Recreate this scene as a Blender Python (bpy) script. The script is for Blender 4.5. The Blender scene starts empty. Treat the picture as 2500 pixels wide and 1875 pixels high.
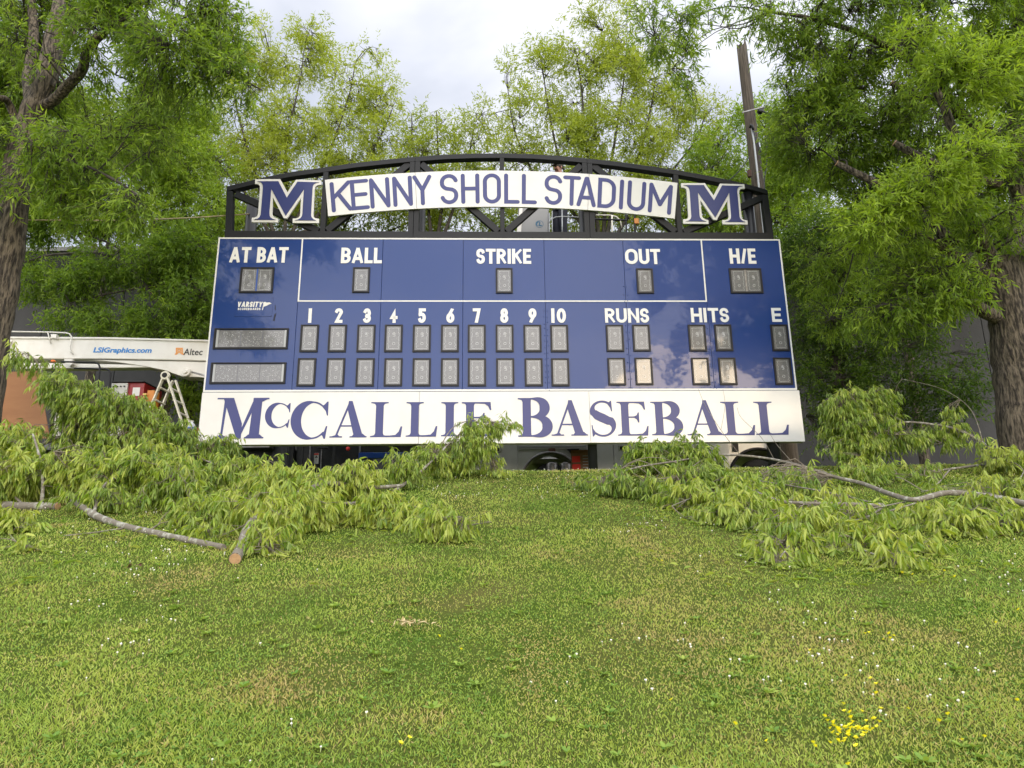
import bpy, math, random
import numpy as np
from mathutils import Vector, Matrix, kdtree, noise as mnoise

SC = bpy.context.scene
COL = SC.collection
random.seed(7)
RNG = np.random.default_rng(11)
PI = math.pi

# ------------------------------------------------------------------ camera
FPX = 1750.0                      # focal length in pixels of the 2500 px wide photograph
PITCH, ROLL = 0.256436, -0.011488
CAM = Vector((0.0, 0.0, 1.55))
FW = Vector((0, math.cos(PITCH), math.sin(PITCH)))
R0 = Vector((1, 0, 0)); U0 = Vector((0, -math.sin(PITCH), math.cos(PITCH)))
RT = R0*math.cos(ROLL) + U0*math.sin(ROLL)
UP = U0*math.cos(ROLL) - R0*math.sin(ROLL)
cam = bpy.data.cameras.new('camera'); cam_o = bpy.data.objects.new('camera', cam); COL.objects.link(cam_o)
m = Matrix.Identity(4)
for i in range(3):
    m[i][0], m[i][1], m[i][2], m[i][3] = RT[i], UP[i], -FW[i], CAM[i]
cam_o.matrix_world = m
cam.sensor_fit = 'HORIZONTAL'; cam.sensor_width = 36.0; cam.lens = 36.0*FPX/2500.0
cam.clip_start = 0.05; cam.clip_end = 2000
SC.camera = cam_o

# ------------------------------------------------------------------ sky, sun, exposure
SUN_AZ, SUN_EL = math.radians(161), math.radians(8.5)      # azimuth from +Y towards +X: low behind the camera, a little to the right (its glare shows in the board)
SDIR = Vector((math.sin(SUN_AZ)*math.cos(SUN_EL), math.cos(SUN_AZ)*math.cos(SUN_EL), math.sin(SUN_EL)))
W = bpy.data.worlds.new('World'); SC.world = W; W.use_nodes = True
nt = W.node_tree; nt.nodes.clear()
def N(t, kind, **kw):
    n = t.nodes.new(kind)
    for k, v in kw.items(): setattr(n, k, v)
    return n
out = N(nt, 'ShaderNodeOutputWorld'); bg = N(nt, 'ShaderNodeBackground'); bg.inputs['Strength'].default_value = 0.1
sky = N(nt, 'ShaderNodeTexSky', sky_type='NISHITA', sun_disc=False, sun_elevation=SUN_EL, sun_rotation=SUN_AZ)
tc = N(nt, 'ShaderNodeTexCoord'); mp = N(nt, 'ShaderNodeMapping'); mp.inputs['Scale'].default_value = (1.6, 1.6, 2.6)
mp.inputs['Rotation'].default_value = (0.2, 0.1, 0.5)
nz = N(nt, 'ShaderNodeTexNoise'); nz.inputs['Scale'].default_value = 1.5; nz.inputs['Detail'].default_value = 5; nz.inputs['Roughness'].default_value = 0.5
nz.inputs['Distortion'].default_value = 0.3
cr = N(nt, 'ShaderNodeValToRGB')
cr.color_ramp.elements[0].position = 0.40; cr.color_ramp.elements[0].color = (5.5, 5.85, 6.8, 1)
cr.color_ramp.elements[1].position = 0.62; cr.color_ramp.elements[1].color = (8.6, 8.7, 9.3, 1)
dot = N(nt, 'ShaderNodeVectorMath', operation='DOT_PRODUCT'); dot.inputs[1].default_value = SDIR
mr = N(nt, 'ShaderNodeMapRange'); mr.inputs['From Min'].default_value = -0.6; mr.inputs['From Max'].default_value = 1.0
mr.inputs['To Min'].default_value = 0.0; mr.inputs['To Max'].default_value = 1.0
glow = N(nt, 'ShaderNodeMix', data_type='RGBA'); glow.inputs['A'].default_value = (1, 1, 1, 1); glow.inputs['B'].default_value = (3.9, 3.75, 3.45, 1)
mul = N(nt, 'ShaderNodeMix', data_type='RGBA', blend_type='MULTIPLY'); mul.inputs['Factor'].default_value = 1
mx = N(nt, 'ShaderNodeMix', data_type='RGBA'); mx.inputs['Factor'].default_value = 0.88
L = nt.links.new
L(tc.outputs['Generated'], mp.inputs['Vector']); L(mp.outputs['Vector'], nz.inputs['Vector']); L(nz.outputs['Fac'], cr.inputs['Fac'])
L(tc.outputs['Generated'], dot.inputs[0]); L(dot.outputs['Value'], mr.inputs['Value']); L(mr.outputs['Result'], glow.inputs['Factor'])
L(cr.outputs['Color'], mul.inputs['A']); L(glow.outputs['Result'], mul.inputs['B'])
L(sky.outputs['Color'], mx.inputs['A']); L(mul.outputs['Result'], mx.inputs['B'])
L(mx.outputs['Result'], bg.inputs['Color']); L(bg.outputs['Background'], out.inputs['Surface'])
sun = bpy.data.lights.new('sun', 'SUN'); sun.energy = 0.62; sun.angle = math.radians(18); sun.color = (1.0, 0.74, 0.42)
sun_o = bpy.data.objects.new('sun', sun); COL.objects.link(sun_o)
sun_o.rotation_euler = (-SDIR).to_track_quat('-Z', 'Y').to_euler()
SC.view_settings.view_transform = 'Standard'; SC.view_settings.look = 'None'
SC.view_settings.exposure = 0.47; SC.view_settings.gamma = 1; SC.view_settings.use_curve_mapping = False
SC.render.engine = 'CYCLES'
SC.cycles.max_bounces = 6; SC.cycles.diffuse_bounces = 3; SC.cycles.transmission_bounces = 4; SC.cycles.glossy_bounces = 3
SC.cycles.caustics_reflective = False; SC.cycles.caustics_refractive = False

# ------------------------------------------------------------------ measuring helpers
def ray(px, py):
    return FW + RT*((px-1250)/FPX) - UP*((py-937.5)/FPX)
def at(px, py, Y):                       # point at distance Y in front of the camera
    d = ray(px, py); return CAM + d*(Y/d.y)
def vn(x, y, s, seed=0):                 # smooth value noise 0..1, vectorised
    r = np.random.default_rng(seed).random((64, 64))
    X = np.asarray(x)/s + 31.7; Y = np.asarray(y)/s + 17.3
    xi = np.floor(X).astype(int); yi = np.floor(Y).astype(int)
    fx = X-xi; fy = Y-yi; fx = fx*fx*(3-2*fx); fy = fy*fy*(3-2*fy)
    a = r[xi % 64, yi % 64]; b = r[(xi+1) % 64, yi % 64]; c = r[xi % 64, (yi+1) % 64]; d = r[(xi+1) % 64, (yi+1) % 64]
    return (a*(1-fx)+b*fx)*(1-fy) + (c*(1-fx)+d*fx)*fy
def sstep(a, b, x):
    t = np.clip((x-a)/(b-a), 0, 1); return t*t*(3-2*t)
def gz(x, y):                            # ground height: grass bank, crest in front of the board, yard behind
    x = np.asarray(x, float); y = np.asarray(y, float)
    s = 0.27*y
    k = 0.10
    top = 3.27
    z = -k*np.log(np.exp(-np.clip(s, -3, 9)/k) + math.exp(-top/k))
    z = np.where(s < -0.6, -0.6+0*s, z) if False else 0.5*(z-0.6 + np.sqrt((z+0.6)**2+0.02))
    z = z - 0.27*sstep(12.4, 14.6, y) + 1.5*sstep(17.6, 22.0, y)
    z = z + 0.05*(vn(x, y, 1.7, 3)-0.5)*sstep(0, 2, y) + 0.02*(vn(x, y, 0.5, 4)-0.5)
    return z
def gzf(x, y): return float(gz(np.array([x]), np.array([y]))[0])
def ground_at(px, py, lift=0.0):
    d = ray(px, py)
    t = np.linspace(1.0, 22, 420)
    below = (CAM.z+d.z*t) <= gz(CAM.x+d.x*t, CAM.y+d.y*t)+lift
    return CAM + d*(float(t[int(np.argmax(below))]) if below.any() else 12.0)
BO = Vector((-0.149322, 12.83683, 1.55+2.25539)); BYAW = 0.032727; BW = 10.97; BH = 4.07806
E1 = Vector((math.cos(BYAW), math.sin(BYAW), 0)); BN = Vector((math.sin(BYAW), -math.cos(BYAW), 0))
def bp(px, py):                          # point of the board's front plane: (along, up)
    d = ray(px, py); t = (BO-CAM).dot(BN)/d.dot(BN); p = CAM+d*t-BO
    return (p.dot(E1), p.z)

# ------------------------------------------------------------------ object helpers
def link(o, parent=None):
    COL.objects.link(o)
    if parent is not None: o.parent = parent
    return o
def tag(o, label=None, cat=None, group=None, kind=None):
    if label: o['label'] = label
    if cat: o['category'] = cat
    if group: o['group'] = group
    if kind: o['kind'] = kind
    return o
def thing(name, label, cat, loc=(0, 0, 0), rot=(0, 0, 0), group=None):
    o = bpy.data.objects.new(name, None); o.empty_display_size = 0.3
    link(o); o.location = loc; o.rotation_euler = rot
    return tag(o, label, cat, group)
class MB:
    def __init__(s): s.v = []; s.f = []
    def add(s, vs, fs):
        n = len(s.v); s.v += [tuple(v) for v in vs]; s.f += [tuple(i+n for i in f) for f in fs]; return s
    def box(s, x0, x1, y0, y1, z0, z1):
        vs = [(x, y, z) for z in (z0, z1) for y in (y0, y1) for x in (x0, x1)]
        return s.add(vs, [(0, 2, 3, 1), (4, 5, 7, 6), (0, 1, 5, 4), (2, 6, 7, 3), (0, 4, 6, 2), (1, 3, 7, 5)])
    def prism(s, poly, y0, y1):           # polygon in x-z, extruded along y
        n = len(poly)
        vs = [(p[0], y0, p[1]) for p in poly] + [(p[0], y1, p[1]) for p in poly]
        fs = [tuple(range(n)), tuple(range(2*n-1, n-1, -1))]
        fs += [(i, i+n, (i+1) % n+n, (i+1) % n) for i in range(n)]
        return s.add(vs, fs)
    def flat(s, poly, y):
        return s.add([(p[0], y, p[1]) for p in poly], [tuple(range(len(poly)))])
    def bar(s, a, b, w, h=None, up=(0, 0, 1)):
        a = Vector(a); b = Vector(b); h = h or w
        d = (b-a).normalized(); u = Vector(up)
        if abs(d.dot(u)) > 0.98: u = Vector((0, 1, 0))
        x = d.cross(u).normalized()*w/2; y = x.cross(d).normalized()*h/2
        vs = [p+i*x+j*y for p in (a, b) for j in (-1, 1) for i in (-1, 1)]
        return s.add(vs, [(0, 2, 3, 1), (4, 5, 7, 6), (0, 1, 5, 4), (2, 6, 7, 3), (0, 4, 6, 2), (1, 3, 7, 5)])
    def tube(s, path, r, sides=10, caps=True):
        path = [Vector(p) for p in path]; n = len(path)
        rr = r if hasattr(r, '__len__') else [r]*n
        prev = None; base = len(s.v)
        vs = []
        for i, p in enumerate(path):
            d = (path[min(i+1, n-1)]-path[max(i-1, 0)]).normalized()
            if prev is None:
                u = Vector((0, 0, 1)) if abs(d.z) < 0.9 else Vector((1, 0, 0)); x = d.cross(u).normalized()
            else: x = (prev - d*prev.dot(d)).normalized()
            prev = x; y = d.cross(x)
            for k in range(sides):
                a = 2*PI*k/sides; vs.append(p + x*(math.cos(a)*rr[i]) + y*(math.sin(a)*rr[i]))
        fs = [(i*sides+k, i*sides+(k+1) % sides, (i+1)*sides+(k+1) % sides, (i+1)*sides+k) for i in range(n-1) for k in range(sides)]
        if caps: fs += [tuple(range(sides-1, -1, -1)), tuple((n-1)*sides+k for k in range(sides))]
        return s.add(vs, fs)
    def ball(s, c, r, seg=10, rings=7):
        rx, ry, rz = r if hasattr(r, '__len__') else (r, r, r)
        vs = [(c[0], c[1], c[2]+rz)]
        for i in range(1, rings):
            t = PI*i/rings
            for k in range(seg):
                a = 2*PI*k/seg; vs.append((c[0]+rx*math.sin(t)*math.cos(a), c[1]+ry*math.sin(t)*math.sin(a), c[2]+rz*math.cos(t)))
        vs.append((c[0], c[1], c[2]-rz)); n = len(vs)-1
        fs = [(0, 1+k, 1+(k+1) % seg) for k in range(seg)]
        for i in range(rings-2):
            fs += [(1+i*seg+k, 1+(i+1)*seg+k, 1+(i+1)*seg+(k+1) % seg, 1+i*seg+(k+1) % seg) for k in range(seg)]
        fs += [(n, 1+(rings-2)*seg+(k+1) % seg, 1+(rings-2)*seg+k) for k in range(seg)]
        return s.add(vs, fs)
    def lathe(s, c, prof, seg=20, axis='z'):   # prof: (radius, height)
        vs = []
        for r, h in prof:
            for k in range(seg):
                a = 2*PI*k/seg; u, v = r*math.cos(a), r*math.sin(a)
                vs.append((c[0]+u, c[1]+v, c[2]+h) if axis == 'z' else (c[0]+u, c[1]+h, c[2]+v))
        n = len(prof)
        fs = [(i*seg+k, i*seg+(k+1) % seg, (i+1)*seg+(k+1) % seg, (i+1)*seg+k) for i in range(n-1) for k in range(seg)]
        fs += [tuple(range(seg)), tuple((n-1)*seg+k for k in range(seg))]
        return s.add(vs, fs)
    def mesh(s, name, mat, smooth=False):
        me = bpy.data.meshes.new(name); me.from_pydata(s.v, [], s.f); me.update()
        if mat: me.materials.append(mat)
        if smooth: me.polygons.foreach_set('use_smooth', [len(p.vertices) <= 4 for p in me.polygons])
        return me
    def build(s, name, mat, parent=None, smooth=False, bevel=0, recalc=True, auto=False):
        me = s.mesh(name, mat, smooth)
        if recalc:
            import bmesh
            b = bmesh.new(); b.from_mesh(me); bmesh.ops.recalc_face_normals(b, faces=b.faces); b.to_mesh(me); b.free()
        o = bpy.data.objects.new(name, me); link(o, parent)
        if bevel:
            md = o.modifiers.new('bevel', 'BEVEL'); md.width = bevel; md.segments = 2; md.limit_method = 'ANGLE'
        return o

def np_mesh(name, V, quads, mat, tint=None, smooth=False, tris=None):
    me = bpy.data.meshes.new(name)
    me.vertices.add(len(V)); me.vertices.foreach_set('co', np.ascontiguousarray(V, np.float32).ravel())
    nq = 0 if quads is None else len(quads); k = 4
    F = quads
    me.loops.add(nq*k); me.loops.foreach_set('vertex_index', np.ascontiguousarray(F, np.int32).ravel())
    me.polygons.add(nq); me.polygons.foreach_set('loop_start', np.arange(0, nq*k, k, dtype=np.int32))
    me.polygons.foreach_set('loop_total', np.full(nq, k, np.int32))
    if smooth: me.polygons.foreach_set('use_smooth', np.ones(nq, bool))
    if tint is not None:
        a = me.attributes.new('tint', 'FLOAT', 'POINT'); a.data.foreach_set('value', np.ascontiguousarray(tint, np.float32))
    me.materials.append(mat); me.update(calc_edges=True)
    return me
def np_obj(name, me, parent=None):
    return link(bpy.data.objects.new(name, me), parent)
def unit(a): return a/np.maximum(np.linalg.norm(a, axis=-1, keepdims=True), 1e-9)
def leaf_arrays(P, D, S, Ln, Wd, fold=0.25, sag=0.1, six=False):
    Nn = np.cross(D, S)
    Ln = Ln[:, None]; Wd = Wd[:, None]
    dn = np.array([0, 0, -1.0])
    if not six:
        mid = P + D*Ln*0.42
        V = np.stack([P, mid+S*Wd/2+Nn*Wd*fold, P+D*Ln+dn*Ln*sag, mid-S*Wd/2+Nn*Wd*fold], 1)
        n = len(P); F = np.arange(n*4).reshape(n, 4); return V.reshape(-1, 3), F, 4
    a = P + D*Ln*0.28 - dn*Ln*sag*0.25; b = P + D*Ln*0.68 - dn*Ln*sag*0.2
    V = np.stack([P, a+S*Wd*0.42+Nn*Wd*fold, b+S*Wd*0.45+Nn*Wd*fold, P+D*Ln+dn*Ln*sag, b-S*Wd*0.45+Nn*Wd*fold, a-S*Wd*0.42+Nn*Wd*fold], 1)
    n = len(P); base = (np.arange(n)*6)[:, None]
    F = np.concatenate([base+np.array([[0, 1, 2, 3]]), base+np.array([[0, 3, 4, 5]])], 0)
    return V.reshape(-1, 3), F, 6
def tube_arrays(paths, radii, sides=3):        # paths (M,K,3), radii (M,K)
    M, K, _ = paths.shape
    T = unit(np.gradient(paths, axis=1))
    ref = np.where(np.abs(T[..., 2:3]) > 0.9, np.array([1.0, 0, 0]), np.array([0, 0, 1.0]))
    X = unit(np.cross(T, ref)); Y = np.cross(T, X)
    a = np.arange(sides)*2*PI/sides
    V = paths[:, :, None, :] + radii[:, :, None, None]*(X[:, :, None, :]*np.cos(a)[None, None, :, None] + Y[:, :, None, :]*np.sin(a)[None, None, :, None])
    idx = np.arange(M*K*sides).reshape(M, K, sides)
    q = np.stack([idx[:, :-1], np.roll(idx, -1, 2)[:, :-1], np.roll(idx, -1, 2)[:, 1:], idx[:, 1:]], -1)
    return V.reshape(-1, 3), q.reshape(-1, 4)

# ------------------------------------------------------------------ materials
def mat(name, col, rough=0.6, metal=0.0, coat=0.0, ior=None, noise=None, bump=None, coat_rough=0.03, spec=None):
    mm = bpy.data.materials.new(name); mm.use_nodes = True; t = mm.node_tree; b = t.nodes['Principled BSDF']
    b.inputs['Base Color'].default_value = (*col, 1); b.inputs['Roughness'].default_value = rough; b.inputs['Metallic'].default_value = metal
    b.inputs['Coat Weight'].default_value = coat; b.inputs['Coat Roughness'].default_value = coat_rough
    if ior: b.inputs['IOR'].default_value = ior
    if spec is not None: b.inputs['Specular IOR Level'].default_value = spec
    if noise:                              # (second colour, scale, amount, detail)
        c2, sc, lo, hi = noise
        tcn = t.nodes.new('ShaderNodeTexCoord'); n = t.nodes.new('ShaderNodeTexNoise'); r = t.nodes.new('ShaderNodeValToRGB')
        if hasattr(sc, '__len__'):
            mpn = t.nodes.new('ShaderNodeMapping'); mpn.inputs['Scale'].default_value = sc
            t.links.new(tcn.outputs['Object'], mpn.inputs['Vector']); t.links.new(mpn.outputs['Vector'], n.inputs['Vector']); n.inputs['Scale'].default_value = 1
        else:
            t.links.new(tcn.outputs['Object'], n.inputs['Vector']); n.inputs['Scale'].default_value = sc
        n.inputs['Detail'].default_value = 6; n.inputs['Roughness'].default_value = 0.65
        r.color_ramp.elements[0].position = lo; r.color_ramp.elements[1].position = hi
        r.color_ramp.elements[0].color = (*col, 1); r.color_ramp.elements[1].color = (*c2, 1)
        t.links.new(n.outputs['Fac'], r.inputs['Fac']); t.links.new(r.outputs['Color'], b.inputs['Base Color'])
    if bump:                               # (scale, strength, distance)
        tcn = t.nodes.new('ShaderNodeTexCoord'); n = t.nodes.new('ShaderNodeTexNoise'); bu = t.nodes.new('ShaderNodeBump')
        if hasattr(bump[0], '__len__'):
            mpn = t.nodes.new('ShaderNodeMapping'); mpn.inputs['Scale'].default_value = bump[0]
            t.links.new(tcn.outputs['Object'], mpn.inputs['Vector']); t.links.new(mpn.outputs['Vector'], n.inputs['Vector']); n.inputs['Scale'].default_value = 1
        else:
            t.links.new(tcn.outputs['Object'], n.inputs['Vector']); n.inputs['Scale'].default_value = bump[0]
        n.inputs['Detail'].default_value = 3
        bu.inputs['Strength'].default_value = bump[1]; bu.inputs['Distance'].default_value = bump[2]
        t.links.new(n.outputs['Fac'], bu.inputs['Height']); t.links.new(bu.outputs['Normal'], b.inputs['Normal'])
        if coat: t.links.new(bu.outputs['Normal'], b.inputs['Coat Normal'])
    return mm
def leaf_mat(name, stops, trans=0.4, rough=0.55, spec=0.3, tcol=(1.25, 1.2, 0.5), pale=0.25):
    mm = bpy.data.materials.new(name); mm.use_nodes = True; t = mm.node_tree; t.nodes.clear()
    o = t.nodes.new('ShaderNodeOutputMaterial'); b = t.nodes.new('ShaderNodeBsdfPrincipled'); tr = t.nodes.new('ShaderNodeBsdfTranslucent')
    mxs = t.nodes.new('ShaderNodeMixShader'); at_ = t.nodes.new('ShaderNodeAttribute'); at_.attribute_name = 'tint'
    r = t.nodes.new('ShaderNodeValToRGB'); r.color_ramp.elements.remove(r.color_ramp.elements[0])
    r.color_ramp.elements[0].position = stops[0][0]; r.color_ramp.elements[0].color = (*stops[0][1], 1)
    for p, c in stops[1:]:
        e = r.color_ramp.elements.new(p); e.color = (*c, 1)
    b.inputs['Roughness'].default_value = rough; b.inputs['Specular IOR Level'].default_value = spec
    ml = t.nodes.new('ShaderNodeMix'); ml.data_type = 'RGBA'; ml.blend_type = 'MULTIPLY'; ml.inputs['Factor'].default_value = 1
    ml.inputs['B'].default_value = (*tcol, 1)
    geo = t.nodes.new('ShaderNodeNewGeometry'); pm = t.nodes.new('ShaderNodeMix'); pm.data_type = 'RGBA'   # leaves are paler underneath
    pf = t.nodes.new('ShaderNodeMath'); pf.operation = 'MULTIPLY'; pf.inputs[1].default_value = pale; pm.inputs['B'].default_value = (0.38, 0.44, 0.13, 1)
    t.links.new(at_.outputs['Fac'], r.inputs['Fac']); t.links.new(geo.outputs['Backfacing'], pf.inputs[0]); t.links.new(pf.outputs[0], pm.inputs['Factor'])
    t.links.new(r.outputs['Color'], pm.inputs['A']); t.links.new(pm.outputs['Result'], b.inputs['Base Color'])
    t.links.new(r.outputs['Color'], ml.inputs['A']); t.links.new(ml.outputs['Result'], tr.inputs['Color'])
    mxs.inputs[0].default_value = trans
    t.links.new(b.outputs[0], mxs.inputs[1]); t.links.new(tr.outputs[0], mxs.inputs[2]); t.links.new(mxs.outputs[0], o.inputs[0])
    return mm

M = {}
M['blue'] = mat('blue_sheet', (0.004, 0.032, 0.17), 0.38, coat=0.5, spec=0.25, coat_rough=0.05, bump=(1.3, 0.25, 0.03))
M['white'] = mat('white_sheet', (0.67, 0.665, 0.645), 0.4, coat=0.3, coat_rough=0.1, noise=((0.62, 0.612, 0.59), 1.5, 0.4, 0.7))
M['white_print'] = mat('white_vinyl', (0.70, 0.70, 0.685), 0.5)
M['blue_print'] = mat('blue_vinyl', (0.038, 0.045, 0.17), 0.4, spec=0.4)
M['dark_blue'] = mat('emblem_blue', (0.020, 0.030, 0.14), 0.35, spec=0.5)
M['black'] = mat('black_powder_coat', (0.008, 0.009, 0.011), 0.5, bump=(40, 0.15, 0.002), spec=0.3)
M['frame'] = mat('black_frame', (0.007, 0.007, 0.009), 0.45, spec=0.3)
M['screen'] = mat('display_screen', (0.10, 0.10, 0.106), 0.35, coat=1.0, coat_rough=0.04, ior=1.5, noise=((0.15, 0.148, 0.15), 25, 0.4, 0.7))
M['marks'] = mat('led_marks', (0.55, 0.56, 0.58), 0.4)
M['post'] = mat('painted_pipe', (0.014, 0.015, 0.018), 0.3, bump=(12, 0.2, 0.004))
M['grey_paint'] = mat('grey_truck_paint', (0.50, 0.50, 0.48), 0.35, coat=0.5, noise=((0.42, 0.42, 0.40), 3, 0.4, 0.75))
M['bucket_grey'] = mat('bucket_grey', (0.24, 0.24, 0.235), 0.4)
M['white_paint'] = mat('white_truck_paint', (0.74, 0.72, 0.67), 0.35, coat=0.4, noise=((0.64, 0.61, 0.55), 2.5, 0.45, 0.75))
M['rubber'] = mat('rubber', (0.02, 0.02, 0.02), 0.8, bump=(30, 0.3, 0.01))
M['steel'] = mat('worn_steel', (0.25, 0.25, 0.25), 0.4, 0.8, noise=((0.12, 0.10, 0.09), 12, 0.4, 0.7))
M['chrome'] = mat('chrome', (0.7, 0.7, 0.7), 0.12, 1.0)
M['dark'] = mat('dark_machinery', (0.016, 0.017, 0.02), 0.55, noise=((0.04, 0.036, 0.03), 6, 0.5, 0.75))
M['red'] = mat('red_paint', (0.28, 0.013, 0.018), 0.4, coat=0.3)
M['bluebar'] = mat('blue_paint', (0.01, 0.06, 0.30), 0.4)
M['orange'] = mat('orange_plastic', (0.60, 0.22, 0.03), 0.4)
M['amber'] = mat('amber_lens', (0.8, 0.16, 0.01), 0.2)
M['green_cyl'] = mat('green_cylinder', (0.02, 0.10, 0.06), 0.4)
M['brass'] = mat('brass', (0.5, 0.35, 0.12), 0.35, 0.9)
M['ladder'] = mat('aluminium_ladder', (0.76, 0.73, 0.62), 0.45, 0.0, noise=((0.55, 0.50, 0.40), 9, 0.5, 0.8))
M['ply'] = mat('brown_hardboard', (0.30, 0.14, 0.058), 0.7, noise=((0.25, 0.11, 0.044), (1.5, 1.5, 6), 0.35, 0.7))
M['card'] = mat('cardboard', (0.20, 0.10, 0.05), 0.8)
M['plastic'] = mat('clear_jug', (0.6, 0.65, 0.7), 0.15)
M['label_blue'] = mat('blue_label', (0.05, 0.12, 0.35), 0.5)
M['concrete'] = mat('grey_concrete', (0.045, 0.045, 0.047), 0.85, noise=((0.025, 0.025, 0.025), (0.6, 0.6, 0.25), 0.35, 0.7), bump=(9, 0.3, 0.02))  # base colour kept extra dark: the trees' shade on the wall is painted in
M['bark'] = mat('oak_bark', (0.16, 0.13, 0.095), 0.95, noise=((0.028, 0.022, 0.017), (26, 26, 4.5), 0.42, 0.58), bump=((26, 26, 4.5), 1.0, 0.07))
M['bark_thin'] = mat('branch_bark', (0.065, 0.055, 0.043), 0.9, noise=((0.03, 0.026, 0.02), 6, 0.4, 0.65))
M['bark_pale'] = mat('lichen_bark', (0.17, 0.15, 0.12), 0.9, noise=((0.34, 0.34, 0.29), 14, 0.52, 0.62), bump=(25, 0.6, 0.012))
M['twig_pale'] = mat('dry_twig', (0.20, 0.17, 0.13), 0.85)
M['cutwood'] = mat('fresh_cut_wood', (0.50, 0.31, 0.17), 0.7, noise=((0.36, 0.21, 0.11), 30, 0.4, 0.65))
M['polewood'] = mat('weathered_pole', (0.105, 0.082, 0.058), 0.9, noise=((0.035, 0.027, 0.018), (26, 26, 1.2), 0.36, 0.64), bump=((30, 30, 1.5), 0.8, 0.03))
M['cable'] = mat('black_cable', (0.012, 0.012, 0.012), 0.5)
M['rope'] = mat('tan_rope', (0.42, 0.34, 0.20), 0.8)
M['galv'] = mat('galvanised_pipe', (0.32, 0.33, 0.33), 0.4, 0.5)
M['skin'] = mat('skin', (0.30, 0.14, 0.09), 0.5)
M['cap'] = mat('cap_cloth', (0.06, 0.055, 0.045), 0.8)
M['cloth'] = mat('navy_cloth', (0.012, 0.014, 0.025), 0.8)
M['hair'] = mat('dark_hair', (0.02, 0.015, 0.01), 0.8)
M['hivis'] = mat('pale_yellow_strap', (0.55, 0.55, 0.25), 0.6)
M['blue_text'] = mat('blue_lettering', (0.02, 0.22, 0.60), 0.5)
M['black_text'] = mat('black_lettering', (0.012, 0.012, 0.012), 0.5)
M['orange_text'] = mat('orange_logo', (0.80, 0.33, 0.07), 0.5)
M['teal_text'] = mat('teal_logo', (0.01, 0.09, 0.17), 0.5)
M['redlabel'] = mat('red_label', (0.75, 0.03, 0.02), 0.6)
M['glass'] = mat('dark_glass', (0.02, 0.02, 0.02), 0.05, coat=1.0)
M['debris'] = mat('dead_leaf', (0.55, 0.44, 0.24), 0.8)
M['rust'] = mat('rusty_brown', (0.10, 0.045, 0.025), 0.8, noise=((0.05, 0.025, 0.015), 8, 0.4, 0.7))
M['clover_head'] = mat('white_clover', (0.78, 0.76, 0.68), 0.8)
M['buttercup'] = mat('yellow_petals', (0.92, 0.82, 0.02), 0.5)
LF = {}
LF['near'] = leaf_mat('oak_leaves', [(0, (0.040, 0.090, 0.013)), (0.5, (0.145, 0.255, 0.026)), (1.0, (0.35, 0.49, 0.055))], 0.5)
LF['far'] = leaf_mat('spring_leaves', [(0, (0.13, 0.18, 0.022)), (0.5, (0.24, 0.32, 0.035)), (1.0, (0.40, 0.47, 0.07))], 0.5)
LF['cut'] = leaf_mat('wilting_leaves', [(0, (0.05, 0.11, 0.012)), (0.35, (0.15, 0.26, 0.022)), (0.7, (0.28, 0.39, 0.035)), (1.0, (0.44, 0.50, 0.09))], 0.35, rough=0.42, spec=0.5, pale=0.4)
LF['grass'] = leaf_mat('grass_blades', [(0, (0.52, 0.38, 0.20)), (0.18, (0.56, 0.48, 0.19)), (0.38, (0.49, 0.56, 0.12)), (0.66, (0.33, 0.46, 0.08)), (1.0, (0.13, 0.27, 0.045))], 0.35, tcol=(1.1, 1.1, 0.6))
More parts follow.
